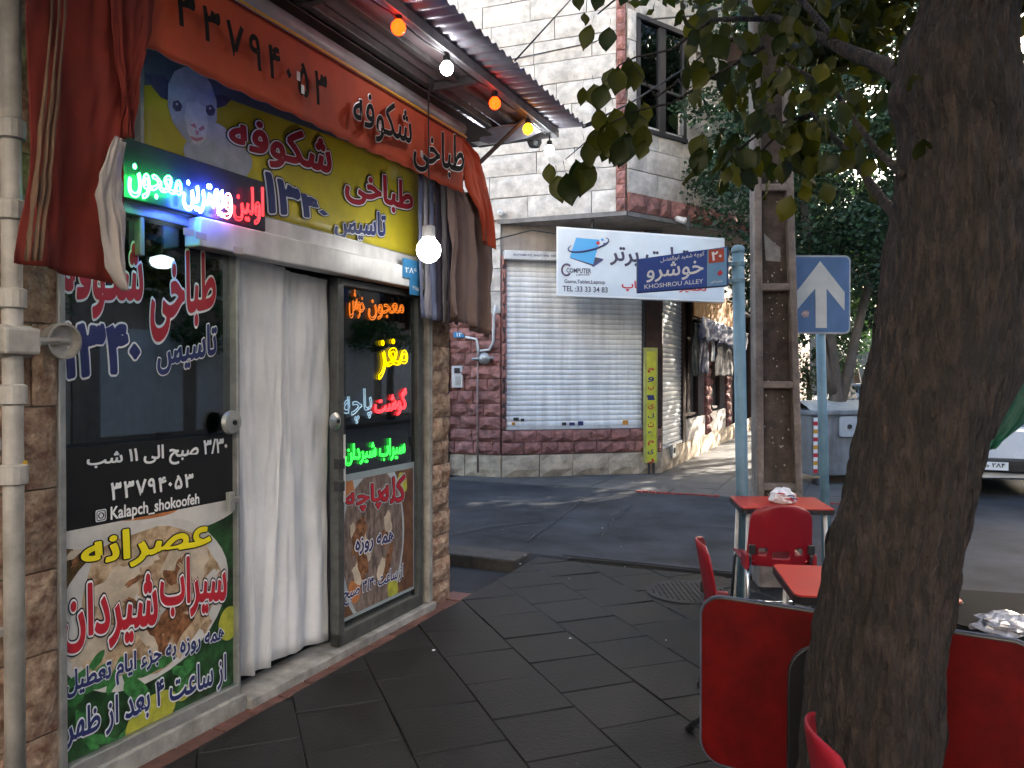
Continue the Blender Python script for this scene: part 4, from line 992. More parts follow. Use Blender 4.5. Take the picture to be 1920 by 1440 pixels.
# ------------------------------------------------------------------ signs on the corner building
M_sgn = mat('sign_face', (.60, .65, .69), .35, nz=(1.2, .12)); M_sgnw = mat('sign_edge', (.72, .74, .76), .4)
CS = Frame((.677, 11.75), (2.443, -.45))
cs = thing('computer_shop_sign', 'large white box sign with blue laptop logo under the corner building overhang', 'sign', CS.pt(1.2, 0, 2.8))
qs = quad_px(CS, 0, 1043, 1358, 425, 555, 447, 567)
def qbox(fr, q, b0, b1, m, name, par):
    F = [fr.pt(a, b1, c) for a, c in q]; G_ = [fr.pt(a, b0, c) for a, c in q]
    mb = MB(); mb.add(F + G_, [(0, 1, 2, 3), (7, 6, 5, 4), (0, 4, 5, 1), (1, 5, 6, 2), (2, 6, 7, 3), (3, 7, 4, 0)]); return mb.build(name, m, par, bevel=.008)
qbox(CS, qs, -.16, 0, M_sgnw, 'box', cs)
ins = []
cx_ = sum(p[0] for p in qs) / 4; cy_ = sum(p[1] for p in qs) / 4
for a, c in qs: ins.append((a + (.03 if a < cx_ else -.03), c + (.03 if c < cy_ else -.03)))
mb = MB(); mb.poly([CS.pt(a, .004, c) for a, c in ins]); mb.build('face', M_sgn, cs)
def cq(*a): return quad_px(CS, .008, *a)
M_cy = mat('print_cyan', (.03, .32, .62), .4); M_dk = mat('print_dark_blue', (.03, .03, .07), .4)
def cpoly(P, m, nm, b=.008): mb = MB(); mb.poly([CS.pt(*(lambda q: (q[0], b, q[1]))(CS.px(x, y, b))) for x, y in P]); mb.build(nm, m, cs)
cpoly([(1068, 484), (1108, 498), (1132, 486), (1095, 478)], M_dk, 'logo_base', .007)
cpoly([(1080, 446), (1124, 450), (1112, 496), (1068, 483)], M_cy, 'logo_screen', .009)
cpoly([(1108, 498), (1115, 494), (1128, 486), (1131, 488), (1112, 501)], M_navy, 'logo_keys', .0095)
el = []
for i in range(25):
    t = R(150 + i * 10); x = 1103 + 38 * math.cos(t) * 1; y = 459 - 11 * math.sin(t) - (x - 1103) * .22; q = CS.px(x, y, .012); el.append(CS.pt(q[0], .012, q[1]))
mb = MB(); mb.tube(el, [.004 + .012 * math.sin(math.pi * i / 24) for i in range(25)], 6); mb.build('logo_orbit', M_navy, cs)
for x, y, m_ in ((1121, 456, M_pred), (1129, 450, M_cy), (1133, 458, M_navy)):
    q = CS.px(x, y, .012); mb = MB(); mb.lathe([(.028 if m_ is M_pred else .014, 0), (.02, .006)], CS.pt(q[0], .012, q[1]), 12, CS.n); mb.build('logo_dot', m_, cs)
lettering('COMPUTER', CS, .01, cq(1062, 1108, 503, 511, 504, 513), [(0, M_dk)], cs, persian=False, off=.02)
q = CS.px(1062, 506, .01); mb = MB(); mb.tube([CS.pt(q[0] + .07 * math.cos(R(40 + i * 20)), .012, q[1] + .085 * math.sin(R(40 + i * 20))) for i in range(15)], .014, 6); mb.build('logo_c_ring', mat('print_purple', (.10, .05, .12), .4), cs)
lettering('CENTER', CS, .01, cq(1080, 1106, 514, 517, 514, 517), [(0, M_dk)], cs, persian=False)
lettering('Game,Tablet,Laptop', CS, .01, cq(1058, 1134, 524, 533, 526, 535), [(0, M_dk)], cs, persian=False, off=.01)
lettering('TEL :33 33 34 83', CS, .01, cq(1055, 1139, 536, 546, 539, 549), [(0, M_dk)], cs, persian=False, off=.015)
lettering('تبلت برتر', CS, .01, cq(1144, 1290, 459, 497, 466, 508), [(0, M_dk)], cs, off=.02)
lettering('تعمیرات لپ تاپ', CS, .01, cq(1166, 1324, 526, 546, 533, 552), [(0, M_pred)], cs, off=.02)
for x in (1110, 1290):
    q = CS.px(x, 425, -.05); mb = MB(); mb.tube([CS.pt(q[0], -.08, q[1] - .05), CS.pt(q[0], -.08, 3.99)], .018, 6); mb.build('hanger', M_dark, cs)
# yellow upright light box
YF = Frame(SF.pt(2.34, .14, 0), SF.u)
yb = thing('yellow_sign_board', 'narrow tall yellow sign board with red and blue marks beside the roller shutter', 'sign', YF.pt(.1, 0, .2))
ya0, yc1 = YF.px(1208, 652); ya1, yc0 = YF.px(1232, 868)
mb = MB(); mb.box(ya0, ya1, -.05, .03, yc0, yc1, YF); mb.build('frame', mat('old_yellow_frame', (.42, .42, .12), .5, nz=(5, .3)), yb, bevel=.008)
mb = MB(); mb.box(ya0 + .03, ya1 - .03, .032, .036, yc0 + .04, yc1 - .06, YF); mb.build('face', mat('sign_yellow', (.62, .60, .05), .4, nz=(4, .25)), yb)
for i, ch in enumerate('موبایل تعمیر'.replace(' ', '')):
    y = 690 + i * 17; lettering(ch, YF, .038, quad_px(YF, .038, 1215, 1226, y, y + 9, y, y + 9), [(0, (M_pred, M_navy)[i % 2])], yb, off=.02)
for x in (1217, 1226):
    q = YF.px(x, 868); mb = MB(); mb.tube([YF.pt(q[0], 0, yc0 + .02), YF.pt(q[0], 0, 0)], .018, 6); mb.build('leg', M_dark, yb)
wm = thing('meter_box', 'small grey meter box low on the wall by the side shutter', 'meter box', SD.pt(.6, .03, .25))
mb = MB(); mb.box(.5, .75, .045, .10, .2, .42, SD); mb.build('case', M_alu, wm, bevel=.01)
mb = MB(); mb.lathe([(.05, 0), (.05, .015)], SD.pt(.62, .10, .32), 12, SD.n); mb.build('dial', M_dark, wm)
# cameras / lamps under the ledge
for (x, y, lab) in ((1277, 413, 'small white security lamp under the ledge beside the ivy'), (938, 400, 'small beige camera on the wall above the big shutter')):
    F_ = CH if x > 1200 else FR; q = F_.px(x, y, .12); p = F_.pt(q[0], .12, q[1]); t = thing('security_camera', lab, 'camera', p)
    mb = MB(); mb.lathe([(.03, -.1), (.045, -.08), (.05, .06), (.03, .08)], p, 10, (F_.n * .8 + F_.u * .4 + Vector((0, 0, -.3)))); mb.build('case', M_whitem, t, smooth=False)
    mb = MB(); mb.tube([p, F_.pt(q[0] - .08, .0, q[1] + .1)], .015, 6); mb.build('bracket', M_whitem, t)

# stall awning and hung cloths further down the side wall
sa = thing('stall_awning', 'orange boarded stall awning with ragged tarpaulin further along the side wall', 'awning', SD.pt(4, .5, 2.9))
M_op = mat('orange_board', (.45, .17, .02), .6, nz=(5, .35), rnd=.2)
for i in range(14):
    a0 = 1.76 + i * .42; mb = MB(); mb.box(a0, a0 + .405, .18, .21, 2.72, 3.3 + .02 * (i % 3), SD); mb.build('board', M_op, sa)
mb = MB(); mb.box(1.74, 7.8, .0, .18, 3.345, 3.38, SD); mb.build('roof', M_brown, sa)
mb = MB(); mb.tube([SD.pt(1.76, .16, 2.68), SD.pt(7.8, .16, 2.68)], .03, 6); mb.build('rail', M_brown, sa)
def sdsheet(name, m, a0, a1, c0, c1, b, amp, wv, seed, par, drop=.0, rag=.0):
    n = 5; L_ = [(a0 + .05 * math.sin(seed + k), c1 - (c1 - c0) * k / n) for k in range(n + 1)]; R_ = [(a1 + .08 * math.sin(seed * 2 + k), c1 - drop - (c1 - c0) * k / n) for k in range(n + 1)]
    g_ = wavy(SD, L_, R_, b, amp, wv, 40, 16, seed=seed)
    if rag:
        for j, p in enumerate(g_[-1]): p.z += rag * noise.noise(Vector((j * .5, seed, 0)))
    mb = MB(); mb.quadpatch(g_); return mb.build(name, m, par, smooth=True, solid=.004)
sdsheet('tarpaulin', mat('tarp_white_blue', (.28, .30, .38), .6, nz=(4, .6), col2=(.04, .05, .12)), 1.95, 8.5, 2.3, 2.72, .30, .05, 6, 3, sa, .0, .25)
for (a0, a1, c0, c1, m_, lab, sd_) in ((1.78, 2.12, 1.6, 2.6, mat('cloth_greygreen', (.13, .14, .12), .85, nz=(5, .4)), 'grey green cloth hanging at the near end of the stall awning', 2),
                                   (2.15, 3.3, 1.65, 2.6, mat('cloth_blue', (.008, .025, .085), .7, nz=(5, .4)), 'dark blue cloth hanging under the ragged tarpaulin', 5),
                                   (3.5, 3.95, 1.9, 2.5, mat('cloth_white', (.65, .64, .60), .8, nz=(5, .1)), 'small white cloth hanging between blue and grey cloths', 6),
                                   (4.2, 6.5, 1.6, 2.5, mat('cloth_grey', (.07, .065, .065), .85, nz=(5, .3)), 'dark grey cloth hanging at the far end of the stall awning', 8)):
    o = sdsheet('hanging_cloth', m_, a0, a1, c0, c1, .2, .03, 1.7, sd_, None); tag(o, lab, 'cloth')

# ------------------------------------------------------------------ utility pole
up = thing('utility_pole', 'tall concrete utility pole with recessed ladder panels and paint spots behind the red table', 'pole', (2.06, 5.9, 0))
PF = Frame((0, 0), (math.cos(R(-6)), math.sin(R(-6))))
base = Vector((2.06, 5.92, 0)); lean = Vector((-.022, 0, 1))
def pole_pt(x, y, z): p = base + lean * z; return p + PF.u * x + PF.n * y
def taper(z): return .178 - .0105 * z
mb = MB()
Hh = 9.0
for s in (-1, 1):
    w0, w1 = taper(0), taper(Hh)
    for (z0, z1) in ((-.05, Hh),):
        vs = []
        for z, w_ in ((z0, w0), (z1, w1)):
            for (x, y) in ((s * w_, -.11), (s * (w_ - .055), -.11), (s * (w_ - .055), .11), (s * w_, .11)): vs.append(pole_pt(x, y * (w_ / w0) ** .5, z))
        f = [(0, 1, 2, 3), (4, 7, 6, 5), (0, 4, 5, 1), (1, 5, 6, 2), (2, 6, 7, 3), (3, 7, 4, 0)]
        mb.add(vs, f if s > 0 else [tuple(reversed(q)) for q in f])
mb.build('flange', M_conc, up, bevel=.012)
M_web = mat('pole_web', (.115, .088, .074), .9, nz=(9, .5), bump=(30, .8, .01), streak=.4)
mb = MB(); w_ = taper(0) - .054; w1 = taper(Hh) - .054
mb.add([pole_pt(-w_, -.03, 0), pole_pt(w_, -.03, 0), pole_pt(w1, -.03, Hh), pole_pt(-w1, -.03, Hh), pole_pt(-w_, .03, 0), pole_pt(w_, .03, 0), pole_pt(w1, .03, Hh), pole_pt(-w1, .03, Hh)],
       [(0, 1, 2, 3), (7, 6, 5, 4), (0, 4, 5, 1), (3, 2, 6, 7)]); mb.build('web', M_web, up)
for y in (1045, 912, 722, 541, 357):
    z = EYE + (HOR - y) * 5.9 / FPX; w_ = taper(z) - .05
    mb = MB(); vs = [pole_pt(x, yy, zz) for zz in (z - .025, z + .03) for yy in (-.1, .1) for x in (-w_, w_)]
    mb.add(vs, [(0, 2, 3, 1), (4, 5, 7, 6), (0, 1, 5, 4), (2, 6, 7, 3), (0, 4, 6, 2), (1, 3, 7, 5)]); mb.build('rung', M_conc, up, bevel=.01)
mb = MB(); mb.add([pole_pt(x, yy, zz) for zz in (-.1, .22) for yy in (-.13, .13) for x in (-.175, .175)], [(0, 2, 3, 1), (4, 5, 7, 6), (0, 1, 5, 4), (2, 6, 7, 3), (0, 4, 6, 2), (1, 3, 7, 5)]); mb.build('foot', M_conc, up, bevel=.02)
M_spot = mat('paint_spot', (.45, .42, .38), .8)
mb = MB()
for i in range(90):
    z = abs(random.gauss(0, 1)) * 1.0 + .3 if i < 60 else random.uniform(2, 3.2); x = random.gauss(0, .045); r = random.uniform(.002, .007)
    if z > 3.3 or abs(x) > .09: continue
    c = pole_pt(x, .0, z) - PF.n * 0; c = pole_pt(x, .033, z); q = [c + PF.u * (r * math.cos(t)) + Vector((0, 0, r * random.uniform(.8, 1.8) * math.sin(t))) for t in [k * 1.047 for k in range(6)]]
    mb.poly(q)
mb.build('paint_spots', M_spot, up)['kind'] = 'stuff'
zc = EYE + (HOR - 470) * 5.9 / FPX
mb = MB(); mb.poly([pole_pt(-.06, .037, zc - .08), pole_pt(.05, .037, zc - .09), pole_pt(.05, .037, zc + .02), pole_pt(-.0, .037, zc + .06), pole_pt(-.07, .037, zc + .13)]); mb.build('torn_paper', mat('torn_paper', (.30, .29, .29), .8, nz=(8, .4)), up)
jb = thing('junction_box', 'small brown metal box hung beside the utility pole among the leaves', 'box', (1.75, 6.0, 4.0))
p = at(1384, 104, 6.05); mb = MB(); mb.prism([p + Vector((-.11, -.06, -.09)), p + Vector((.12, -.06, -.03)), p + Vector((.12, -.06, .12)), p + Vector((-.11, -.06, .06))], (0, .14, 0)); mb.build('case', mat('rusty_brown', (.12, .07, .05), .7, nz=(8, .4)), jb, bevel=.006)
mb = MB(); mb.prism([p + Vector((-.13, -.09, .07)), p + Vector((.13, -.09, .125)), p + Vector((.13, -.09, .14)), p + Vector((-.13, -.09, .085))], (0, .2, 0)); mb.build('lid', MATS['rusty_brown'], jb)
mb = MB(); mb.tube([p + Vector((.1, .03, 0)), pole_pt(-.12, 0, 4.1)], .012, 6); mb.build('bracket', M_dark, jb)

# ------------------------------------------------------------------ street name pole and sign
sp = thing('street_name_pole', 'pale blue street name pole with capped top in front of the corner building', 'pole', (1.63, 5.55, 0))
P0 = at(1396, 1121, 5.55); P0.z = 0; P1 = at(1383, 470, 5.55)
mb = MB(); mb.tube([P0 - Vector((0, 0, .02)), P0.lerp(P1, .5), P1], .043, 18); mb.build('tube', M_blue, sp, smooth=True)
mb = MB(); mb.lathe([(.046, -.02), (.048, .0), (.045, .02), (.028, .036), (.001, .04)], P1, 18); mb.build('cap', M_blue, sp, smooth=True)
for z in (-.1, -.22):
    c = P1 + Vector((0, 0, z)); mb = MB(); mb.lathe([(.049, -.015), (.049, .015)], c, 16); mb.box(c.x - .09, c.x - .04, c.y - .02, c.y + .02, c.z - .015, c.z + .015); mb.build('clamp', M_blue, sp)
NF = Frame((P1.x - .06, P1.y - .06), (1, .0))
ns = thing('street_name_sign', 'dark blue street name plate with white script and red number square', 'street sign', (P1.x - .4, P1.y, 2.2))
qn = quad_px(NF, 0, 1194, 1366, 486, 550, 462, 537)
qbox(NF, qn, -.035, 0, mat('sign_back_blue', (.02, .045, .14), .45), 'back_plate', ns)
M_nb = mat('sign_blue', (.025, .075, .33), .35, nz=(4, .15)); M_lb = mat('sign_light_blue', (.16, .34, .55), .4, nz=(4, .1))
def npoly(P, m, nm, b): mb = MB(); mb.poly([NF.pt(*(lambda q: (q[0], b, q[1]))(NF.px(x, y, b))) for x, y in P]); mb.build(nm, m, ns)
npoly([(1196, 548), (1324, 537.5), (1324, 469.5), (1196, 487)], M_nb, 'blue_face', .003)
npoly([(1325, 537.5), (1362, 534.5), (1362, 465), (1325, 469)], M_lb, 'light_blue_panel', .003)
npoly([(1328, 494), (1357, 491), (1357, 466), (1328, 469)], mat('print_brick', (.42, .06, .03), .45), 'number_square', .005)
npoly([(1344, 513), (1350, 506), (1355, 512), (1349, 518)], M_pred, 'red_emblem', .005)
nqd = lambda *a: quad_px(NF, .006, *a)
lettering('کوچه شهید ابوالفضل', NF, .006, nqd(1238, 1320, 484, 494, 471, 482), [(0, M_white)], ns, off=.01)
lettering('خوشرو', NF, .006, nqd(1212, 1318, 496, 530, 484, 522), [(0, M_white)], ns, off=.01)
lettering('KHOSHROU ALLEY', NF, .006, nqd(1208, 1318, 534, 542, 523, 531), [(0, M_white)], ns, persian=False, off=.006)
lettering('۲۰', NF, .007, nqd(1334, 1352, 473, 489, 471, 487), [(0, M_white)], ns, off=.03)
lettering('شهرداری', NF, .006, nqd(1332, 1354, 526, 532, 524, 530), [(0, M_white)], ns)

# ------------------------------------------------------------------ one way sign
ap = thing('one_way_sign', 'blue rectangular one way sign with white upward arrow on a pale blue pole', 'traffic sign', (2.55, 6.2, 0))
Q0 = at(1552, 1075, 6.22); Q0.z = 0; Q1 = at(1534, 500, 6.22)
mb = MB(); mb.tube([Q0 - Vector((0, 0, .02)), Q1], .036, 16); mb.build('tube', M_blue, ap, smooth=True)
AF = Frame((Q1.x, Q1.y - .05), (1, .03))
a0, c1 = AF.px(1477, 479); a1, c0 = AF.px(1594, 626)
mb = MB(); P = [AF.pt(a, 0, c) for a, c in rrect(a0, a1, c0, c1, .045)]; mb.prism(P, -AF.n * .02); mb.build('rim', mat('sign_rim', (.42, .45, .50), .4, nz=(10, .2)), ap)
mb = MB(); mb.poly([AF.pt(a, .003, c) for a, c in rrect(a0 + .014, a1 - .014, c0 + .014, c1 - .014, .035)]); mb.build('blue_face', mat('traffic_blue', (.085, .185, .38), .4, nz=(5, .15), streak=.12), ap)
AR = [(1537, 490), (1583, 548), (1583, 583), (1549, 541), (1550, 615), (1529, 615), (1528, 541), (1492, 583), (1492, 548)]
mb = MB(); pts = [AF.pt(*(lambda q: (q[0], .006, q[1]))(AF.px(x, y, .006))) for x, y in AR]
mb.add(pts, [(0, 8, 7, 6), (0, 6, 3), (0, 3, 2, 1), (6, 5, 4, 3)]); mb.build('arrow', mat('arrow_white', (.62, .64, .62), .45, nz=(6, .1)), ap)
p_ = AF.px(1509, 589, .008); mb = MB(); mb.poly([AF.pt(p_[0] + x, .008, p_[1] + y) for x, y in ((-.035, .0), (-.01, -.028), (.03, -.02), (.032, .025), (-.005, .03))]); mb.build('torn_sticker', mat('sticker_pink', (.6, .45, .42), .7, nz=(60, .5)), ap)

# ------------------------------------------------------------------ foliage helpers
def leaf_cloud(n, pts_fn, size, droop=.3, seed=1):
    rnd = random.Random(seed); V = []; F = []
    for i in range(n):
        p, outn = pts_fn(rnd); s = size * rnd.uniform(.6, 1.25)
        d = Vector((rnd.gauss(0, 1), rnd.gauss(0, 1), rnd.gauss(-droop, .6))).normalized()
        nn = (outn * .6 + Vector((rnd.gauss(0, .6), rnd.gauss(0, .6), rnd.gauss(.35, .5)))); sd_ = d.cross(nn)
        if sd_.length < 1e-3: continue
        sd_.normalize(); up_ = sd_.cross(d); k = len(V)
        V += [tuple(p), tuple(p + d * s * .5 + sd_ * s * .3 + up_ * s * .08), tuple(p + d * s), tuple(p + d * s * .5 - sd_ * s * .3 + up_ * s * .08)]
        F += [(k, k + 1, k + 2), (k, k + 2, k + 3)]
    return V, F
def clumpy(centre, rad, nclump, cr, rnd0=3, hollow=.55, zmin=-9):
    rr = random.Random(rnd0); cl = []
    while len(cl) < nclump:
        v = Vector((rr.uniform(-1, 1), rr.uniform(-1, 1), rr.uniform(-1, 1)))
        if not hollow < v.length < 1: continue
        p = centre + Vector((v.x * rad[0], v.y * rad[1], v.z * rad[2]))
        if p.z > zmin: cl.append((p, v.normalized(), rr.uniform(.6, 1.3) * cr))
    def f(rnd):
        p, n_, r = rnd.choice(cl); d = Vector((rnd.gauss(0, 1), rnd.gauss(0, 1), rnd.gauss(0, 1))).normalized() * r * rnd.uniform(.3, 1) ** .5
        d.z *= .7; return p + d, (d.normalized() + n_ * .5)
    return f
M_l2 = leafmat('leaf_dark', (.012, .035, .018), (.035, .075, .028), .25, .38)
M_l1 = leafmat('leaf_near', (.008, .020, .003), (.060, .062, .003), .55, .5)
M_l3 = leafmat('leaf_mid', (.025, .07, .02), (.06, .12, .03), .35, .5)
M_bark = mat('bark', (.060, .040, .033), .9, nz=(42, .8), col2=(.010, .0075, .0065), bump=(75, 1.0, .05), stretch=(1, 1, .25))
for n_ in M_bark.node_tree.nodes:
    if n_.type == 'VALTORGB': n_.color_ramp.elements[0].position = .45; n_.color_ramp.elements[1].position = .72
M_bark2 = mat('bark_pale', (.14, .11, .085), .9, nz=(9, .4), bump=(30, .8, .02), stretch=(1, 1, .3))
def cloud_obj(name, n, fn, size, m, parent, seed):
    V, F = leaf_cloud(n, fn, size, seed=seed); me = bpy.data.meshes.new(name)
    off = Vector(parent['_loc']); me.from_pydata([(v[0] - off.x, v[1] - off.y, v[2] - off.z) for v in V], [], F); me.update(); me.materials.append(m)
    o = bpy.data.objects.new(name, me); COL.objects.link(o); o.parent = parent; o['kind'] = 'stuff'; return o
def tree(label, base_, limbs, clouds, m, lm, seed, size=.08, name='tree'):
    t = thing(name, label, 'tree', base_)
    for P, rs in limbs:
        mb = MB(); mb.tube(P, rs, 12); mb.build('trunk' if P is limbs[0][0] else 'branch', m, t, smooth=True)
    for k, (n, c, rad, nc, cr) in enumerate(clouds):
        cloud_obj('crown', n, clumpy(Vector(c), rad, nc, cr, seed + k), size, lm, t, seed + k)
    return t
# dense dark tree against the corner building
b2 = at(1572, 900, 11.7); b2.z = -.1
tree('dense dark green tree with glossy small leaves covering the right of the corner building', tuple(b2),
     [([b2, at(1572, 800, 11.7), at(1566, 720, 11.7), at(1556, 640, 11.6), at(1530, 560, 11.4), at(1500, 350, 11.2)], [.14, .12, .10, .085, .07, .05]),
      ([at(1572, 770, 11.7), at(1590, 700, 11.7), at(1602, 640, 11.7), at(1640, 480, 11.8)], [.085, .08, .07, .05]),
      ([at(1566, 740, 11.7), at(1545, 690, 11.6), at(1535, 600, 11.5)], [.09, .08, .05])],
     [(36000, (4.55, 11.5, 5.2), (1.95, 1.3, 2.4), 240, .42), (9000, (5.0, 12.0, 3.3), (1.5, 1.2, 1.1), 60, .38), (11000, (4.7, 11.3, 7.8), (2.1, 1.6, 1.5), 80, .45)], M_bark2, M_l2, 5, .085)
for k, (x, Y, h, r, lab) in enumerate(((9.2, 17, 5.0, 3.0, 'mid green street tree beyond the dumpster'), (13.5, 26, 5.5, 3.6, 'leafy street tree further down the road behind the parked car'), (8.6, 24, 5.6, 3.0, 'tall pavement tree near the far end of the brown stalls'), (17, 38, 6, 4.5, 'distant broad tree closing the view down the street'), (24, 50, 7, 7, 'far pale green tree beyond the end of the street'))):
    bb = Vector((x, Y, -.1))
    tree(lab, tuple(bb), [([bb, bb + Vector((.1, 0, 1.4)), bb + Vector((-.1, .1, 2.8)), bb + Vector((.1, 0, h))], [.2, .16, .13, .05])],
         [(9000, (x, Y, h + .3), (r, r * .9, h * .55), 90, .6)], M_bark2, M_l3, 30 + k * 3, .16)

q_ = SH.pt(19.5, 3.2, -.05)  # tree added to block the sun from reaching the alley road
tree('dark leafy pavement tree behind the dumpster, added to keep sun off the alley', tuple(q_), [([q_, q_ + Vector((.05, 0, 1.5)), q_ + Vector((-.05, .1, 3)), q_ + Vector((.1, .1, 5))], [.18, .15, .12, .05])], [(26000, (q_.x, q_.y, 6.6), (3.2, 3.4, 3.4), 190, .6)], M_bark2, M_l2, 91, .13)
q_ = SH.pt(31, .9, -.05)  # tree added to cover the bright far wall and block sun there
tree('low dark bushy tree added at the far end of the side pavement to cover the sunlit wall', tuple(q_), [([q_, q_ + Vector((.05, 0, 1.0)), q_ + Vector((-.05, .1, 2.2))], [.12, .10, .06])], [(12000, (q_.x, q_.y, 3.0), (1.9, 2.0, 2.5), 90, .5)], M_bark2, M_l2, 191, .14)
# ------------------------------------------------------------------ near tree with the leaning trunk
TY = 2.1
prof_t = [(1750, 1440, 1790), (1640, 1480, 1765), (1440, 1515, 1752), (1250, 1530, 1757), (1060, 1558, 1784), (900, 1598, 1816), (760, 1624, 1846), (650, 1650, 1874), (560, 1664, 1890), (480, 1672, 1902), (400, 1688, 1905),
          (260, 1700, 1892), (180, 1684, 1888), (100, 1694, 1882), (0, 1738, 1892), (-200, 1752, 1890), (-600, 1760, 1880), (-1200, 1720, 1800)]
nb = Vector((at(1612, 1750, TY).x, TY, 0))
nt_ = thing('leaning_tree', 'large rough-barked leaning tree trunk with yellow-green leaves at the right edge', 'tree', tuple(nb))
def barkmesh(prof, Y, nseg=110, nz=230):
    rows = [(at(0, y, Y).z, at((a + b) / 2, y, Y).x, (b - a) / 2 / FPX * Y) for y, a, b in prof]
    z0, z1 = -.05, rows[-1][0]; g_ = []
    for i in range(nz + 1):
        z = z0 + (min(z1, 3.6) - z0) * i / nz if i < nz * .93 else 3.6 + (z1 - 3.6) * (i - nz * .93) / (nz * .07)
        k = 0
        while k < len(rows) - 2 and rows[k + 1][0] < z: k += 1
        (za, xa, ra), (zb, xb, rb_) = rows[k], rows[k + 1]; t = max(0, min(1, (z - za) / (zb - za)))
        t = t * t * (3 - 2 * t) * .5 + t * .5; x = xa + (xb - xa) * t; r = ra + (rb_ - ra) * t
        row = []
        for j in range(nseg + 1):
            q = 2 * math.pi * j / nseg; cq_, sq = math.cos(q), math.sin(q)
            v = Vector((cq_ * 3.2, sq * 3.2, z * 1.0))
            rid = abs(noise.noise(Vector((cq_ * 7.5, sq * 7.5, z * 2.6)) + Vector((0, 0, .5)))) ; rid2 = abs(noise.noise(Vector((cq_ * 17, sq * 17, z * 7))))
            d = 1 + .05 * noise.noise(v) + .035 * noise.noise(v * .4 + Vector((5, 0, 0)))
            rr = r * d + .034 * (min(rid, .35) - .15) + .020 * (rid2 - .2) + .006 * noise.noise(Vector((cq_ * 34, sq * 34, z * 16)))
            row.append((x + rr * cq_, Y + rr * sq, z))
        g_.append(row)
    mb = MB(); mb.quadpatch([[Vector(p) for p in r_] for r_ in g_]); return mb
barkmesh(prof_t, TY).build('trunk', M_bark, nt_, smooth=True)
def limb(P, rs, name='branch', seg=14, noise_=.2):
    mb = MB(); Q = []; rr = []
    for i in range(len(P) - 1):
        n = 6
        for k in range(n):
            t = k / n; Q.append(P[i].lerp(P[i + 1], t) + Vector([noise.noise(Vector((i + t, s_ * 9.1, rs[0] * 50))) * rs[i] * noise_ * 2 for s_ in range(3)])); rr.append((rs[i] * (1 - t) + rs[i + 1] * t))
    Q.append(P[-1]); rr.append(rs[-1]); mb.tube(Q, rr, seg); mb.build(name, M_bark, nt_, smooth=True); return Q
limb([at(1775, 790, TY), at(1832, 640, 2.11), at(1888, 500, 2.14), at(1975, 330, 2.2), at(2100, 60, 2.4), at(2250, -400, 2.8)], [.12, .135, .13, .12, .10, .06], seg=40)
br = []
br.append(limb([at(1720, 180, TY), at(1640, 125, 2.3), at(1560, 80, 2.5), at(1450, 35, 2.8), at(1330, 40, 3.1), at(1290, 75, 3.2)], [.03, .024, .018, .013, .008, .004]))
br.append(limb([at(1700, 430, TY), at(1655, 130 + 250, 2.3), at(1600, 300, 2.6), at(1520, 215, 2.9), at(1450, 260, 3.2), at(1400, 310, 3.3)], [.02, .015, .011, .009, .006, .003]))
br.append(limb([at(1560, 75, 2.5), at(1480, -20, 2.8), at(1300, -60, 3.2), at(1180, -20, 3.4), at(1120, 30, 3.5)], [.012, .010, .008, .006, .003]))
br.append(limb([at(1330, 42, 3.1), at(1260, 95, 3.25), at(1190, 110, 3.35), at(1160, 125, 3.4), at(1125, 165, 3.4)], [.007, .005, .004, .003, .002]))
br.append(limb([at(1430, 90, 3.0), at(1330, 150, 3.2), at(1260, 195, 3.3), at(1190, 210, 3.35), at(1130, 240, 3.4), at(1060, 300, 3.4)], [.008, .006, .005, .004, .003, .002]))
br.append(limb([at(1290, 140, 3.2), at(1230, 185, 3.3), at(1185, 120, 3.3)], [.005, .004, .002]))
br.append(limb([at(1520, 215, 2.9), at(1440, 240, 3.1), at(1370, 290, 3.2), at(1330, 350, 3.3)], [.007, .005, .004, .002]))
br.append(limb([at(1690, 330, TY), at(1640, 280, 2.3), at(1560, 170, 2.5), at(1470, 120, 2.8)], [.012, .009, .007, .004]))
# leaves: one blade mesh in three shapes, each leaf its own object
def leafmesh(k):
    rnd = random.Random(k); out = [0, .30, .46, .50, .42, .22, 0]; V = []; F = []
    n = len(out)
    for i, w0 in enumerate(out):
        t = i / (n - 1); zc_ = -.10 * t * t + rnd.uniform(-.02, .02); j = rnd.uniform(.9, 1.1)
        V += [(0, t, zc_ - .03), (-w0 * .72 * j, t + rnd.uniform(-.02, .03), zc_ + .07 + rnd.uniform(-.05, .05)), (w0 * .72, t + rnd.uniform(-.02, .03), zc_ + .07 + rnd.uniform(-.05, .05))]
    for i in range(n - 1):
        a, b = i * 3, (i + 1) * 3; F += [(a, b, b + 1, a + 1), (a + 2, b + 2, b, a)]
    V += [(-.012, -.35, .03), (.012, -.35, .03), (0, .02, -.03)]; k2 = len(V); F.append((k2 - 3, k2 - 2, k2 - 1))
    me = bpy.data.meshes.new('leaf'); me.from_pydata(V, [], F); me.update(); me.materials.append(M_l1); me.polygons.foreach_set('use_smooth', [True] * len(me.polygons)); return me
LM = [leafmesh(k) for k in range(5)]
def put_leaf(p, s, dirv, nrm):
    d = dirv.normalized(); x = d.cross(nrm).normalized(); z = x.cross(d)
    M = Matrix(((x.x * s, d.x * s, z.x * s, 0), (x.y * s, d.y * s, z.y * s, 0), (x.z * s, d.z * s, z.z * s, 0), (0, 0, 0, 1)))
    o = bpy.data.objects.new('leaf', random.choice(LM)); COL.objects.link(o); o.parent = nt_; M.translation = p - nb; o.matrix_local = M
nleaf = 0
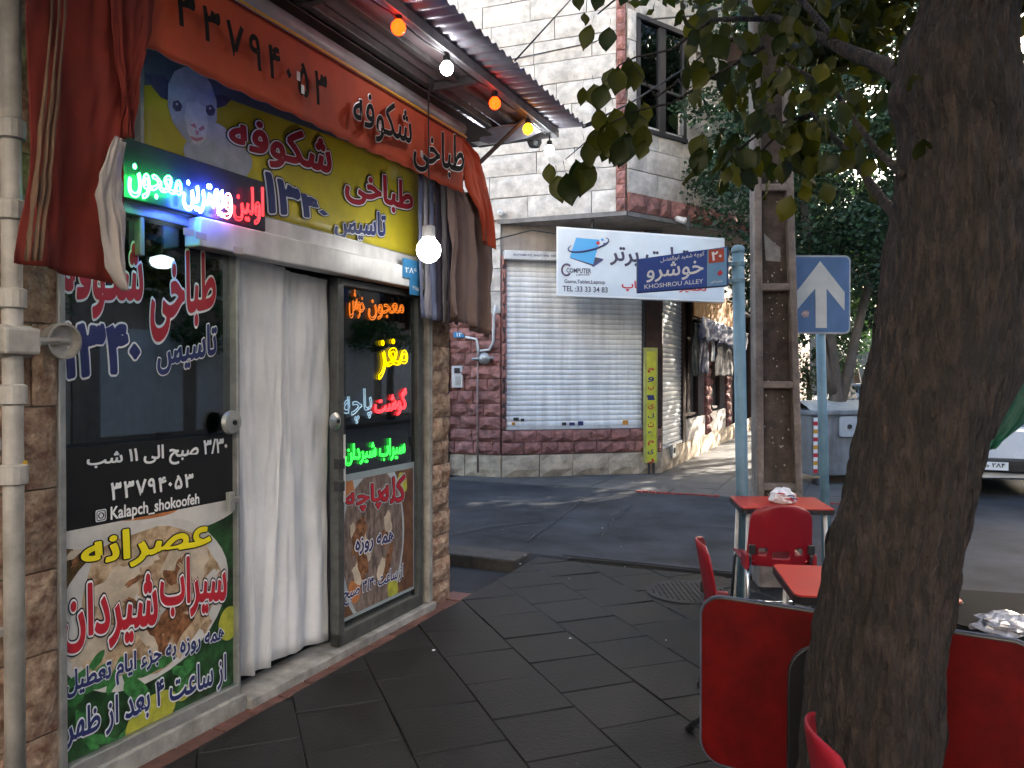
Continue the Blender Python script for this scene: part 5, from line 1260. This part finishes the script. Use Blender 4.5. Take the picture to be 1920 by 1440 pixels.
hero = [(1188, 118, 54), (1150, 130, 48), (1142, 55, 48), (1108, 50, 46), (1083, -12, 34), (1125, -18, 40), (1172, -20, 36), (1094, 28, 26), (1112, 160, 50), (1132, 160, 52), (1158, 130, 56), (1176, 110, 58), (1092, 165, 34),
        (1060, 325, 62), (1030, 308, 40), (1078, 300, 62), (1102, 300, 72), (1096, 270, 50), (1118, 240, 60), (1135, 228, 66), (1160, 235, 74), (1178, 250, 66), (1190, 215, 60), (1205, 235, 56), (1150, 205, 58), (1120, 205, 50), (1178, 190, 50), (1205, 195, 40),
        (1208, 265, 38), (1168, 262, 54), (1045, 330, 56), (1085, 320, 50), (1140, 262, 46), (1258, 215, 30), (1300, 30, 58), (1325, 60, 66), (1395, 60, 50)]
for x, y, s in hero:
    Y = random.uniform(3.25, 3.5); d = Vector((random.uniform(-.35, .25), random.uniform(-.3, .3), -1)); nr = Vector((random.uniform(-.5, .5), -1, random.uniform(-.1, .5)))
    put_leaf(at(x, y, Y), s / FPX * Y, d, nr); nleaf += 1
while nleaf < 290:
    B_ = random.choice(br[:3] + br[6:] + br[:2]); p = random.choice(B_)
    q = p + Vector((random.gauss(0, .14), random.gauss(0, .18), random.gauss(-.02, .10)))
    sx = 960 + q.x / q.y * FPX; sy = HOR - (q.z - EYE) / q.y * FPX
    if sy > 345 - .12 * abs(sx - 1500) + random.uniform(-60, 50) or sx < 1275 or sx > 1735: continue
    d = Vector((random.uniform(-.7, .7), random.uniform(-.7, .7), -1)); nr = Vector((random.uniform(-.8, .8), random.uniform(-1.2, .6), random.uniform(-.2, .8)))
    put_leaf(q, random.uniform(30, 56) / FPX * q.y, d, nr); nleaf += 1
# the rest of the crown, overhead, plus unseen leaf masses added for shade
cloud_obj('crown', 26000, clumpy(Vector((1.6, 2.4, 5.5)), (4.2, 4.6, 1.5), 260, .5, 77, .0, 4.1), .13, M_l1, nt_, 78)
cloud_obj('crown', 7000, clumpy(Vector((1.35, .7, 3.75)), (1.7, 1.3, .6), 70, .28, 197, .0, 3.1), .11, M_l1, nt_, 198)  # unseen leaf mass added to shade the upper trunk and near paving
cloud_obj('crown', 8000, clumpy(Vector((2.2, -2.6, 5.6)), (3.4, 2.6, 1.4), 90, .5, 97, .0, 4.1), .14, M_l1, nt_, 98)  # unseen leaf mass behind the camera, added to darken the paving
cloud_obj('crown', 900, clumpy(Vector((1.75, 3.6, 3.35)), (.55, .5, .25), 26, .16, 79, .0, 3.0), .11, M_l1, nt_, 80)
cloud_obj('crown', 500, clumpy(Vector((2.9, 4.4, 2.8)), (.35, .5, .6), 14, .18, 81, .0, 1.5), .11, M_l1, nt_, 82)
gt = thing('green_tarpaulin', 'dark green cloth sheet hanging behind the tree above the white car', 'tarpaulin', at(1890, 850, 3.4))
tp = [(1895, 672), (1868, 760), (1850, 800), (1846, 848)]; tq = [(1960, 640), (1960, 740), (1930, 790), (1868, 838)]
TF = Frame((0, 3.4), (1, .1)); mb = MB(); mb.quadpatch(wavy(TF, [TF.px(x, y) for x, y in tp], [TF.px(x, y) for x, y in tq], 0, .02, 2, 24, 24, seed=3)); mb.build('cloth', mat('tarp_green', (.005, .085, .045), .6, nz=(4, .4)), gt, smooth=True, solid=.003)
mb = MB(); mb.tube([TF.pt(*(lambda q: (q[0], 0, q[1]))(TF.px(1895, 672))), at(1960, 500, 3.2), at(2010, 250, 2.25)], .004, 5); mb.build('rope', M_wire, gt)

# ------------------------------------------------------------------ red chairs and tables
M_ch = mat('chair_red', (.24, .006, .016), .38, nz=(3, .12), spec=.5); M_chr = mat('chrome', (.62, .62, .62), .18, metal=1.0, nz=(20, .1)); M_wleg = mat('white_leg', (.62, .62, .62), .35, nz=(9, .1))
M_top = mat('table_red', (.42, .022, .015), .35, nz=(5, .15)); M_rim = mat('rim_black', (.012, .012, .014), .4)
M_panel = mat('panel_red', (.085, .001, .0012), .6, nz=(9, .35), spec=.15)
def make_chair(label, red=M_ch):
    t = thing('plastic_chair', label, 'chair', (0, 0, 0), 'red plastic chairs around the tree')
    # backrest: curved rounded panel with slots near its foot
    def sup(x, y, e=.42): 
        return (math.copysign(abs(x) ** 1, x), y)
    nx, nz_ = 24, 20; V = []; F = []; idx = {}
    for i in range(nz_ + 1):
        for j in range(nx + 1):
            u_ = -1 + 2 * j / nx; v_ = i / nz_
            hw = .205 * (1 - .10 * v_)
            rr = 1.0
            if v_ > .72: k_ = (v_ - .72) / .28; rr = (1 - k_ ** 2.6 * .42)
            if v_ < .15: k_ = (.15 - v_) / .15; rr = 1 - k_ ** 2 * .16
            x = u_ * hw * rr; z = .415 + .395 * v_ - (.018 * (abs(u_) ** 3) if v_ > .9 else 0)
            y = -.035 - .07 * v_ + .045 * u_ * u_
            idx[(i, j)] = len(V); V.append((x, y, z))
    for i in range(nz_):
        for j in range(nx):
            if i in (4, 5) and (j in (4, 5, 6) or j in (17, 18, 19)): continue
            if i in (3, 4) and 9 <= j <= 14: continue
            F.append((idx[(i, j)], idx[(i, j + 1)], idx[(i + 1, j + 1)], idx[(i + 1, j)]))
    mb = MB(); mb.add(V, F); bk = mb.build('backrest', red, t, smooth=True)
    md = bk.modifiers.new('solid', 'SOLIDIFY'); md.thickness = .012; md.offset = 0
    md = bk.modifiers.new('sub', 'SUBSURF'); md.levels = 1; md.render_levels = 1
    g_ = [[Vector((-.20 + .40 * j / 12, -.02 + .40 * i / 12, .435 + .02 * (abs(-1 + 2 * j / 12) ** 2) - .025 * math.sin(math.pi * i / 12) - (.03 * max(0, (i - 10) / 2) ** 2))) for j in range(13)] for i in range(13)]
    mb = MB(); mb.quadpatch(g_); mb.build('seat', red, t, smooth=True, solid=.012)
    for s in (-1, 1):
        mb = MB(); mb.box(s * .205 - .014, s * .205 + .014, -.05, .07, .40, .50); mb.build('side_lug', red, t, bevel=.01)
        mb = MB(); mb.box(s * .178 - .02, s * .178 + .02, -.072, -.05, .50, .56); mb.build('tube_socket', M_rim, t, bevel=.006)
        mb = MB(); mb.tube([(s * .185, -.055, .56), (s * .185, -.03, .43), (s * .185, .02, .41), (s * .185, .34, .41), (s * .19, .37, .38), (s * .21, .40, .012)], .011, 10); mb.build('leg', M_chr, t, smooth=True)
        mb = MB(); mb.tube([(s * .185, .05, .41), (s * .19, .0, .36), (s * .21, -.07, .012)], .011, 10); mb.build('leg', M_chr, t, smooth=True)
        for y_ in (.40, -.07): mb = MB(); mb.lathe([(.015, 0), (.015, .03)], (s * .21, y_, 0), 10); mb.build('foot_cap', M_rim, t)
    mb = MB(); mb.tube([(-.197, -.03, .20), (.197, -.03, .20)], .009, 8); mb.build('stretcher', M_chr, t, smooth=True)
    return t
def make_table(label, w_=.58, d_=.5, h_=.75, top=M_top):
    t = thing('red_table', label, 'table', (0, 0, 0), 'small red tables along the kerb')
    P = [Vector((x, y, h_ - .006)) for x, y in rrect(-w_ / 2, w_ / 2, -d_ / 2, d_ / 2, .03)]
    mb = MB(); mb.prism(P, (0, 0, .006)); mb.build('top', top, t)
    P = [Vector((x, y, h_ - .036)) for x, y in rrect(-w_ / 2 - .004, w_ / 2 + .004, -d_ / 2 - .004, d_ / 2 + .004, .034)]
    mb = MB(); mb.prism(P, (0, 0, .0295)); mb.build('edge', M_rim, t)
    for sx in (-1, 1):
        for sy in (-1, 1):
            mb = MB(); mb.tube([(sx * (w_ / 2 - .05), sy * (d_ / 2 - .05), h_ - .037), (sx * (w_ / 2 - .03), sy * (d_ / 2 - .03), .0)], .013, 8); mb.build('leg', M_wleg, t, smooth=True)
    return t
c1_ = make_chair('red plastic chair seen from behind, tucked under the far small table')
c1_.location = (1.665, 4.78, 0); c1_['_loc'] = tuple(c1_.location); c1_.rotation_euler.z = R(-4)
c2_ = copy_tree(c1_, None, 'pinkish red chair seen edge-on at the left of the tables', None, (1.0, 3.72, 0), R(-100))
c3_ = copy_tree(c1_, None, 'pinkish red chair back poking up in front of the tree trunk at the bottom edge', None, (.775, 1.72, 0), R(-98))
t1 = make_table('far small red table with crumpled white bag on it before the utility pole'); t1.location = (1.80, 5.16, 0); t1['_loc'] = tuple(t1.location); t1.rotation_euler.z = R(-7)
t2 = copy_tree(t1, None, 'small red table half hidden behind the leaning tree trunk', None, (1.44, 3.17, 0), R(-9))
t2.scale.x = 1.05
t3 = make_table('dark edged table behind the tree with a clear packet on it at the right edge', .72, .5, .74, mat('table_dark', (.018, .018, .020), .8, nz=(5, .2), spec=.05)); t3.location = (1.95, 2.79, 0); t3['_loc'] = tuple(t3.location); t3.rotation_euler.z = R(-14)
t3['group'] = 'small red tables along the kerb'; t3['category'] = 'table'; t3.name = 'dark_table'; del t3['group']
# folded big table standing on its side behind the trunk
ft = thing('folded_table', 'large dark red round-cornered table tipped upright behind the tree trunk', 'table', (1.08, 2.45, 0))
GF = Frame((.672, 2.72), (.83, -.50)); L_ = 1.0
P = [GF.pt(a, .0, c) for a, c in rrect(0, L_, .235, .825, .075, 8)]
mb = MB(); mb.prism(P, -GF.n * .018); mb.build('rim', M_rim, ft, bevel=.004)
mb = MB(); mb.poly([GF.pt(a, .002, c) for a, c in rrect(.004, L_ - .004, .239, .818, .072, 8)]); mb.build('top', M_panel, ft)
M_blr = mat('rim_skylit', (.07, .085, .13), .3, nz=(8, .2))  # blue-grey colour paints the sky light caught along the table edge
mb = MB(); mb.tube([GF.pt(a, -.008, c) for a, c in rrect(-.002, L_ + .002, .233, .827, .077, 8)], .0045, 6, closed=True); mb.build('skylit_edge', M_blr, ft)
for a in (.15, .85):
    mb = MB(); mb.tube([GF.pt(a, -.04, .75), GF.pt(a, -.05, .30), GF.pt(a + .02, -.08, .012)], .013, 8); mb.tube([GF.pt(a, -.04, .70), GF.pt(a, -.30, .35), GF.pt(a, -.50, .012)], .013, 8); mb.build('leg', M_chr, ft, smooth=True)
mb = MB(); mb.tube([Vector((.80, 3.45, .014)), Vector((.90, 3.2, .25)), GF.pt(.2, -.05, .6)], .012, 8); mb.build('leg', M_chr, ft, smooth=True)
mb = MB(); mb.lathe([(.017, -.012), (.017, .05)], (.80, 3.45, .012), 10, (.1, -.25, .25)); mb.build('foot_cap', M_rim, ft)
bb_ = thing('black_board', 'black round-cornered board leaning between the tipped table and the tree trunk', 'board', (1.08, 2.38, 0))
BF = Frame((.868, 2.405), (1, -.08)); mb = MB(); mb.prism([BF.pt(a, .02 * (c - .3), c) for a, c in rrect(0, .42, .0, .755, .09, 6)], -BF.n * .02); mb.build('panel', M_black, bb_, bevel=.004)
# things on the tables
cbag = thing('crumpled_bag', 'crumpled white plastic bag with red and blue print on the far small table', 'bag', (1.80, 5.12, .75))
def crumple(c, rx, ry, rz, seed, amp=.35, n=14):
    mb = MB(); g_ = []
    for i in range(n + 1):
        th_ = math.pi * i / n; row = []
        for j in range(2 * n + 1):
            ph = 2 * math.pi * j / (2 * n); d = Vector((math.sin(th_) * math.cos(ph), math.sin(th_) * math.sin(ph), math.cos(th_)))
            k = 1 + amp * noise.noise(d * 2.2 + Vector((seed, 0, 0))) + amp * .6 * noise.noise(d * 5 + Vector((0, seed, 0)))
            p = Vector((d.x * rx * k, d.y * ry * k, d.z * rz * k)); p.z = max(p.z, -rz * .55); row.append(c + p + Vector((0, 0, rz * .55)))
        g_.append(row)
    return mb.quadpatch(g_)
crumple(Vector((1.81, 5.13, .752)), .085, .07, .062, 3).build('sheet', mat('bag_white', (.70, .70, .72), .5, nz=(6, .1)), cbag)
for (dx, dz, r, m_) in ((-.035, .075, .02, M_pred), (.01, .035, .03, M_pred), (.03, .06, .018, M_navy), (.045, .04, .022, M_navy)):
    mb = MB(); mb.tube([Vector((1.81 + dx + r * math.cos(t), 5.055 - .012 * math.cos(t), .745 + dz + r * .35 * math.sin(t))) for t in [k * .5 for k in range(7)]], .004, 5); mb.build('printed_mark', m_, cbag)
pk = thing('clear_packet', 'clear plastic packet of wrapped bread on the dark table at the right edge', 'packet', (1.70, 2.57, .74))
crumple(Vector((1.70, 2.57, .742)), .13, .09, .035, 9, .4).build('film', mat('packet_film', (.42, .44, .50), .15, nz=(30, .6), col2=(.15, .14, .16), spec=.8), pk)
# litter
lit = [(975, 1060, .01), (813, 1223, .012), (985, 1043, .01), (945, 1085, .013), (932, 1097, .008), (1068, 1087, .01), (1172, 1065, .009), (865, 1042, .014), (920, 1052, .008), (943, 995, .010), (1147, 967, .01), (1165, 1027, .01), (875, 890, .018), (1130, 992, .01), (1070, 1200, .012), (1250, 1205, .006)]
for x, y, s in lit:
    p = gp(x, y, .002 if not (840 < x < 960 and 1030 < y < 1100) else -.08); o = MB()
    o.add([p + Vector((math.cos(t) * s * random.uniform(.6, 1.2), math.sin(t) * s * random.uniform(.6, 1.2), random.uniform(.004, .012))) for t in [k * 1.257 for k in range(5)]] + [p], [(0, 1, 2, 3, 4)])
    ob = o.build('paper_scrap', M_white); tag(ob, 'tiny white paper scrap lying on the ground', 'litter', 'paper scraps scattered on the ground')

# grit and old gum on the paving and road
gr = MB()
for i in range(420):
    x = random.uniform(-.9, 3.0); y = random.uniform(2.8, 11.5)
    b_ = (Vector((x, y, 0)) - SH.o).dot(N)
    if b_ < .2 or b_ > 3.1: continue
    s = random.uniform(.003, .009) * (1 + y * .06); k_ = random.uniform(0, 6)
    gr.poly([Vector((x + s * math.cos(k_ + t) * random.uniform(.6, 1.1), y + s * math.sin(k_ + t) * random.uniform(.6, 1.1), .0065 + (.008 if y > 6.2 else 0))) for t in (0, 1.1, 2.3, 3.4, 4.6)])
o = gr.build('pavement_grit', mat('grit', (.075, .072, .068), .8, nz=(30, .5))); o['kind'] = 'stuff'; tag(o, 'fine grit and old gum spots on the dark paving and road', 'grit')
# ------------------------------------------------------------------ dumpster
du = thing('dumpster', 'grey metal dumpster with lid and red and white edge tape behind the sign poles', 'dumpster', (4.9, 11.4, -.1))
DF = Frame(at(1524, 900, 11.2).xy, (1, .12)); M_du = mat('dumpster_grey', (.26, .28, .30), .5, metal=.2, nz=(3, .3), streak=.3)
w_ = 1.35
mb = MB(); v = []
for (z, i0) in ((.12, .06), (1.02, 0)): v += [DF.pt(i0, -.05 - i0, z), DF.pt(w_ - i0, -.05 - i0, z), DF.pt(w_ - i0, -1.0 + i0, z), DF.pt(i0, -1.0 + i0, z)]
mb.add(v, [(0, 3, 2, 1), (4, 5, 6, 7), (0, 1, 5, 4), (1, 2, 6, 5), (2, 3, 7, 6), (3, 0, 4, 7)]); mb.build('body', M_du, du, bevel=.02)
mb = MB(); mb.box(-.04, w_ + .04, -1.04, .0, 1.02, 1.10, DF); mb.build('rim', M_du, du, bevel=.02)
mb = MB(); mb.quadpatch([[DF.pt(-.02 + (w_ + .04) * j / 6, -.02 - 1.0 * i / 8, 1.10 + .13 * math.sin(math.pi * i / 8)) for j in range(7)] for i in range(9)]); mb.build('lid', mat('lid_pale', (.45, .45, .42), .5, nz=(5, .3)), du, smooth=True)
q = DF.px(1594, 800, .0); mb = MB(); mb.prism([DF.pt(q[0] + a, -.045, q[1] + c) for a, c in rrect(-.15, .15, -.15, .15, .04)], DF.n * .03); mb.build('badge_plate', mat('badge_grey', (.42, .45, .48), .5, nz=(9, .15)), du)
mb = MB(); mb.lathe([(.035, 0), (.035, .02)], DF.pt(q[0], -.015, q[1]), 10, DF.n); mb.build('badge_boss', M_dark, du)
for i in range(14):
    mb = MB(); mb.box(.03, .09, -.03, -.02, .18 + i * .058, .236 + i * .058, DF); mb.build('tape_band', (M_pred, M_white, mat('tape_orange', (.6, .3, .03), .5), M_white)[i % 4], du)
for a in (.12, w_ - .12):
    mb = MB(); mb.lathe([(.09, -.025), (.09, .025)], DF.pt(a, -.12, .0), 14, DF.u); mb.build('wheel', M_black, du)
mb = MB(); mb.box(-.1, -.04, -.6, -.3, .8, .86, DF); mb.build('handle', M_dark, du)

# ------------------------------------------------------------------ cars
def make_car(name, label, paint, loc, rz):
    t = thing(name, label, 'car', (0, 0, 0)); Lc = 4.1; W = .82
    st = [(0, .30, .62, .80, .93), (.12, .26, .60, .83, .95), (.75, .24, .62, .86, .97), (1.6, .22, .64, .88, .97), (3.0, .22, .64, .86, .95), (3.9, .25, .55, .76, .80), (4.1, .30, .50, .66, .70)]
    g_ = []
    for y, zb, zm, zs, zt in st:
        wv = W * (1 - .09 * (abs(y - 2.05) / 2.05) ** 3)
        g_.append([Vector((x * wv, y, z)) for x, z in ((-.86, zb), (-.97, zb + .08), (-1, zm), (-.97, zs), (-.88, zt), (0, zt + .015), (.88, zt), (.97, zs), (1, zm), (.97, zb + .08), (.86, zb), (0, zb - .02))])
        g_[-1].append(g_[-1][0].copy())
    mb = MB(); mb.quadpatch(g_); mb.poly(g_[0][:-1]); mb.poly(list(reversed(g_[-1][:-1]))); mb.build('body', paint, t, smooth=False, bevel=.02)
    gh = []
    for y, z, wv in ((.55, .97, .70), (1.05, 1.38, .60), (2.3, 1.41, .60), (3.05, .97, .70)): gh.append([Vector((-wv, y, min(z, 1.38))), Vector((-wv * .92, y, z)), Vector((0, y, z + .02)), Vector((wv * .92, y, z)), Vector((wv, y, min(z, 1.38)))])
    rf = MB(); rf.add([(-.56, 1.03, 1.37), (.56, 1.03, 1.37), (.56, 2.32, 1.40), (-.56, 2.32, 1.40), (-.50, 1.1, 1.43), (.50, 1.1, 1.43), (.50, 2.2, 1.45), (-.50, 2.2, 1.45)], [(4, 5, 6, 7), (0, 1, 5, 4), (1, 2, 6, 5), (2, 3, 7, 6), (3, 0, 4, 7), (0, 3, 2, 1)])
    for s in (-1, 1):
        for (y0, y1) in ((.55, 1.05), (3.05, 2.3)): rf.tube([(s * .70, y0, .95), (s * .57, y1, 1.40)], .03, 6)
        rf.tube([(s * .72, 1.8, .95), (s * .58, 1.8, 1.40)], .025, 6)
    rf.build('roof', paint, t)
    glm = MB(); glm.poly([(-.66, .56, .965), (.66, .56, .965), (.54, 1.04, 1.375), (-.54, 1.04, 1.375)]); glm.build('rear_window', M_dglass, t)
    glm = MB(); glm.poly([(.66, 3.04, .96), (-.66, 3.04, .96), (-.54, 2.31, 1.385), (.54, 2.31, 1.385)]); glm.build('windscreen', M_dglass, t)
    for s in (-1, 1):
        for y0, y1, y2, y3 in ((.62, 1.78, 1.78, 1.06), (1.82, 2.98, 2.3, 1.82)):
            glm = MB(); glm.poly([(s * .705, y0, .965), (s * .705, y1, .965), (s * .57, y2, 1.37), (s * .57, y3, 1.37)]); glm.build('side_window', M_dglass, t)
        mb = MB(); mb.box(s * .66 - .11, s * .66 + .11, -.02, .05, .64, .84); mb.build('tail_light', mat('tail_red', (.35, .02, .02), .25), t, bevel=.01)
        for y in (.75, 3.3):
            mb = MB(); mb.lathe([(.18, -.09), (.29, -.08), (.30, 0), (.29, .08), (.18, .09)], (s * .70, y, .28), 22, (1, 0, 0)); wh = mb.build('wheel', M_black, t)
            mb = MB(); mb.lathe([(.17, 0), (.15, .02), (.04, .03)], (s * .785, y, .28), 16, (s, 0, 0)); mb.build('rim', M_alu, wh)
    mb = MB(); mb.box(-.80, .80, -.09, .10, .36, .56); mb.build('bumper', M_black, t, bevel=.03)
    mb = MB(); mb.box(-.27, .27, -.115, -.095, .40, .51); pl = mb.build('number_plate', M_white, t)
    PF_ = Frame((-.27, -.115), (1, 0)); lettering('۲۸۴ ص ۳۵', PF_, .004, [(.04, .42), (.50, .42), (.50, .495), (.04, .495)], [(0, M_letk)], pl, off=.02)
    t.location = loc; t['_loc'] = tuple(loc); t.rotation_euler.z = rz; return t
M_letk = mat('plate_black', (.02, .02, .02), .5)
make_car('parked_car', 'white parked car seen from behind at the right edge past the tree', mat('paint_white', (.66, .68, .70), .25, coat=.5, nz=(3, .06)), (6.62, 10.75, -.1), -TH)
make_car('parked_car', 'distant blue grey parked car glimpsed above the dumpster', mat('paint_bluegrey', (.16, .22, .30), .25, coat=.5, nz=(3, .06)), (10.9, 24.5, -.1), -TH - .3)
make_car('parked_car', 'silver parked car on the far side of the street reflected in the shop glass', mat('paint_silver', (.4, .42, .44), .25, coat=.5, nz=(3, .06)), tuple(SH.pt(2.5, 10.2, -.1)), -TH)
# ------------------------------------------------------------------ buildings across the street and behind
def block(label, fr, a0, a1, b0, b1, h, m, step=3.0):
    t = thing('street_building', label, 'building', fr.pt((a0 + a1) / 2, b0, 0))
    mb = MB(); mb.box(a0, a1, b0, b1, -.1, h, fr); mb.build('wall', m, t)
    mg = MB(); mf = MB()
    a = a0 + 1
    front = b0
    while a < a1 - 2:
        for z in [3.9 + 3.1 * k for k in range(int((h - 4) / 3.1))]:
            mg.box(a, a + 1.4, front - .03, front - .01, z, z + 1.5, fr); mf.box(a - .08, a + 1.48, front - .08, front, z - .1, z, fr); mf.box(a + .66, a + .74, front - .06, front - .03, z, z + 1.5, fr)
        mf.box(a - .3, a + 2.2, front - .05, front - .005, .1, 2.8, fr)
        a += step
    if mg.f: mg.build('window_panes', M_dglass, t)['kind'] = 'stuff'
    mf.build('window_frames', M_shut2, t)['kind'] = 'stuff'
    return t
block('low beige apartment house opposite, height shaped to let sun through behind the camera', SH, -14, 12, 14, 26, 6.5, M_beige)  # height lowered so sun reaches the house behind the camera
block('unseen white apartment house added behind the camera to bounce sunlight', Frame(SH.pt(-13, 15, 0), -SH.n), 0, 24, -.001, -10, 16, mat('facade_white', (.78, .74, .68), .85, nz=(2, .1)))  # unseen house added as a sunlit bounce for the corner building
block('pale brick apartment house across the street, shaped to keep sun off the shop', SH, 12.2, 38.6, 14.2, 26, 19, mat('facade_pale', (.26, .21, .17), .85, nz=(2, .2), streak=.2))  # height and far end shaped to shade the shop front and pavement
for k_, (a_, b_) in enumerate(((9, 12.9), (16, 13.0), (23.5, 12.8), (31, 13))):
    q_ = SH.pt(a_, b_, -.05)
    tree(('first', 'second', 'third', 'fourth')[k_] + ' street tree on the opposite pavement counted from the camera', tuple(q_), [([q_, q_ + Vector((.05, 0, 1.5)), q_ + Vector((-.05, .1, 3))], [.16, .13, .08])], [(4500, (q_.x, q_.y, 4.2), (2.4, 2.4, 1.9), 60, .5)], M_bark2, M_l3, 60 + k_ * 3, .17)
block('low rendered shop row across the street in the distance', SH, 39, 88, 14.2, 24, 8.5, M_beige)
block('beige house at the far end of the street', SH, 92, 110, -14, 30, 9, mat('facade_brown', (.12, .10, .08), .85, nz=(2, .3)))
# wires
for k, (P, r, lab) in enumerate((([at(965, 117, 5.0), at(1065, 8, 6.2), at(1200, -160, 8)], .006, 'dark cable rising from the canopy edge across the pale stone wall'),
                ([at(1093, 238, 5.6), at(1180, 196, 6.2), at(1300, 120, 7), at(1440, -10, 6.0)], .008, 'dark cable from the canopy tip towards the utility pole'),
                ([at(1213, 40, 11), at(1300, 33, 10), at(1430, -5, 6.2)], .012, 'cable from the corner window to the utility pole'),
                ([at(1093, 240, 5.6), at(1150, 222, 7), at(1215, 206, 9), CH.pt(.4, .05, 5.6)], .009, 'thin cable from the canopy tip to the wall below the corner window'),
                ([FR.pt(-3, .05, 6.6), FR.pt(-1, .05, 6.45), FR.pt(1.5, .05, 6.6), CH.pt(.3, .05, 6.9)], .008, 'thin cable clipped across the upper stone wall'),
                ([FR.pt(-.2, .06, 3.72), FR.pt(.5, -.0, 3.86), CS.pt(.6, -.2, 3.70), CS.pt(1.6, -.2, 3.8)], .010, 'thin sagging cable under the overhang above the white sign'))):
    mb = MB(); mb.tube(P, r, 6); o = mb.build('cable', M_wire, smooth=True); tag(o, lab, 'cable')
# clean helper properties
for o in COL.objects:
    if '_loc' in o: del o['_loc']
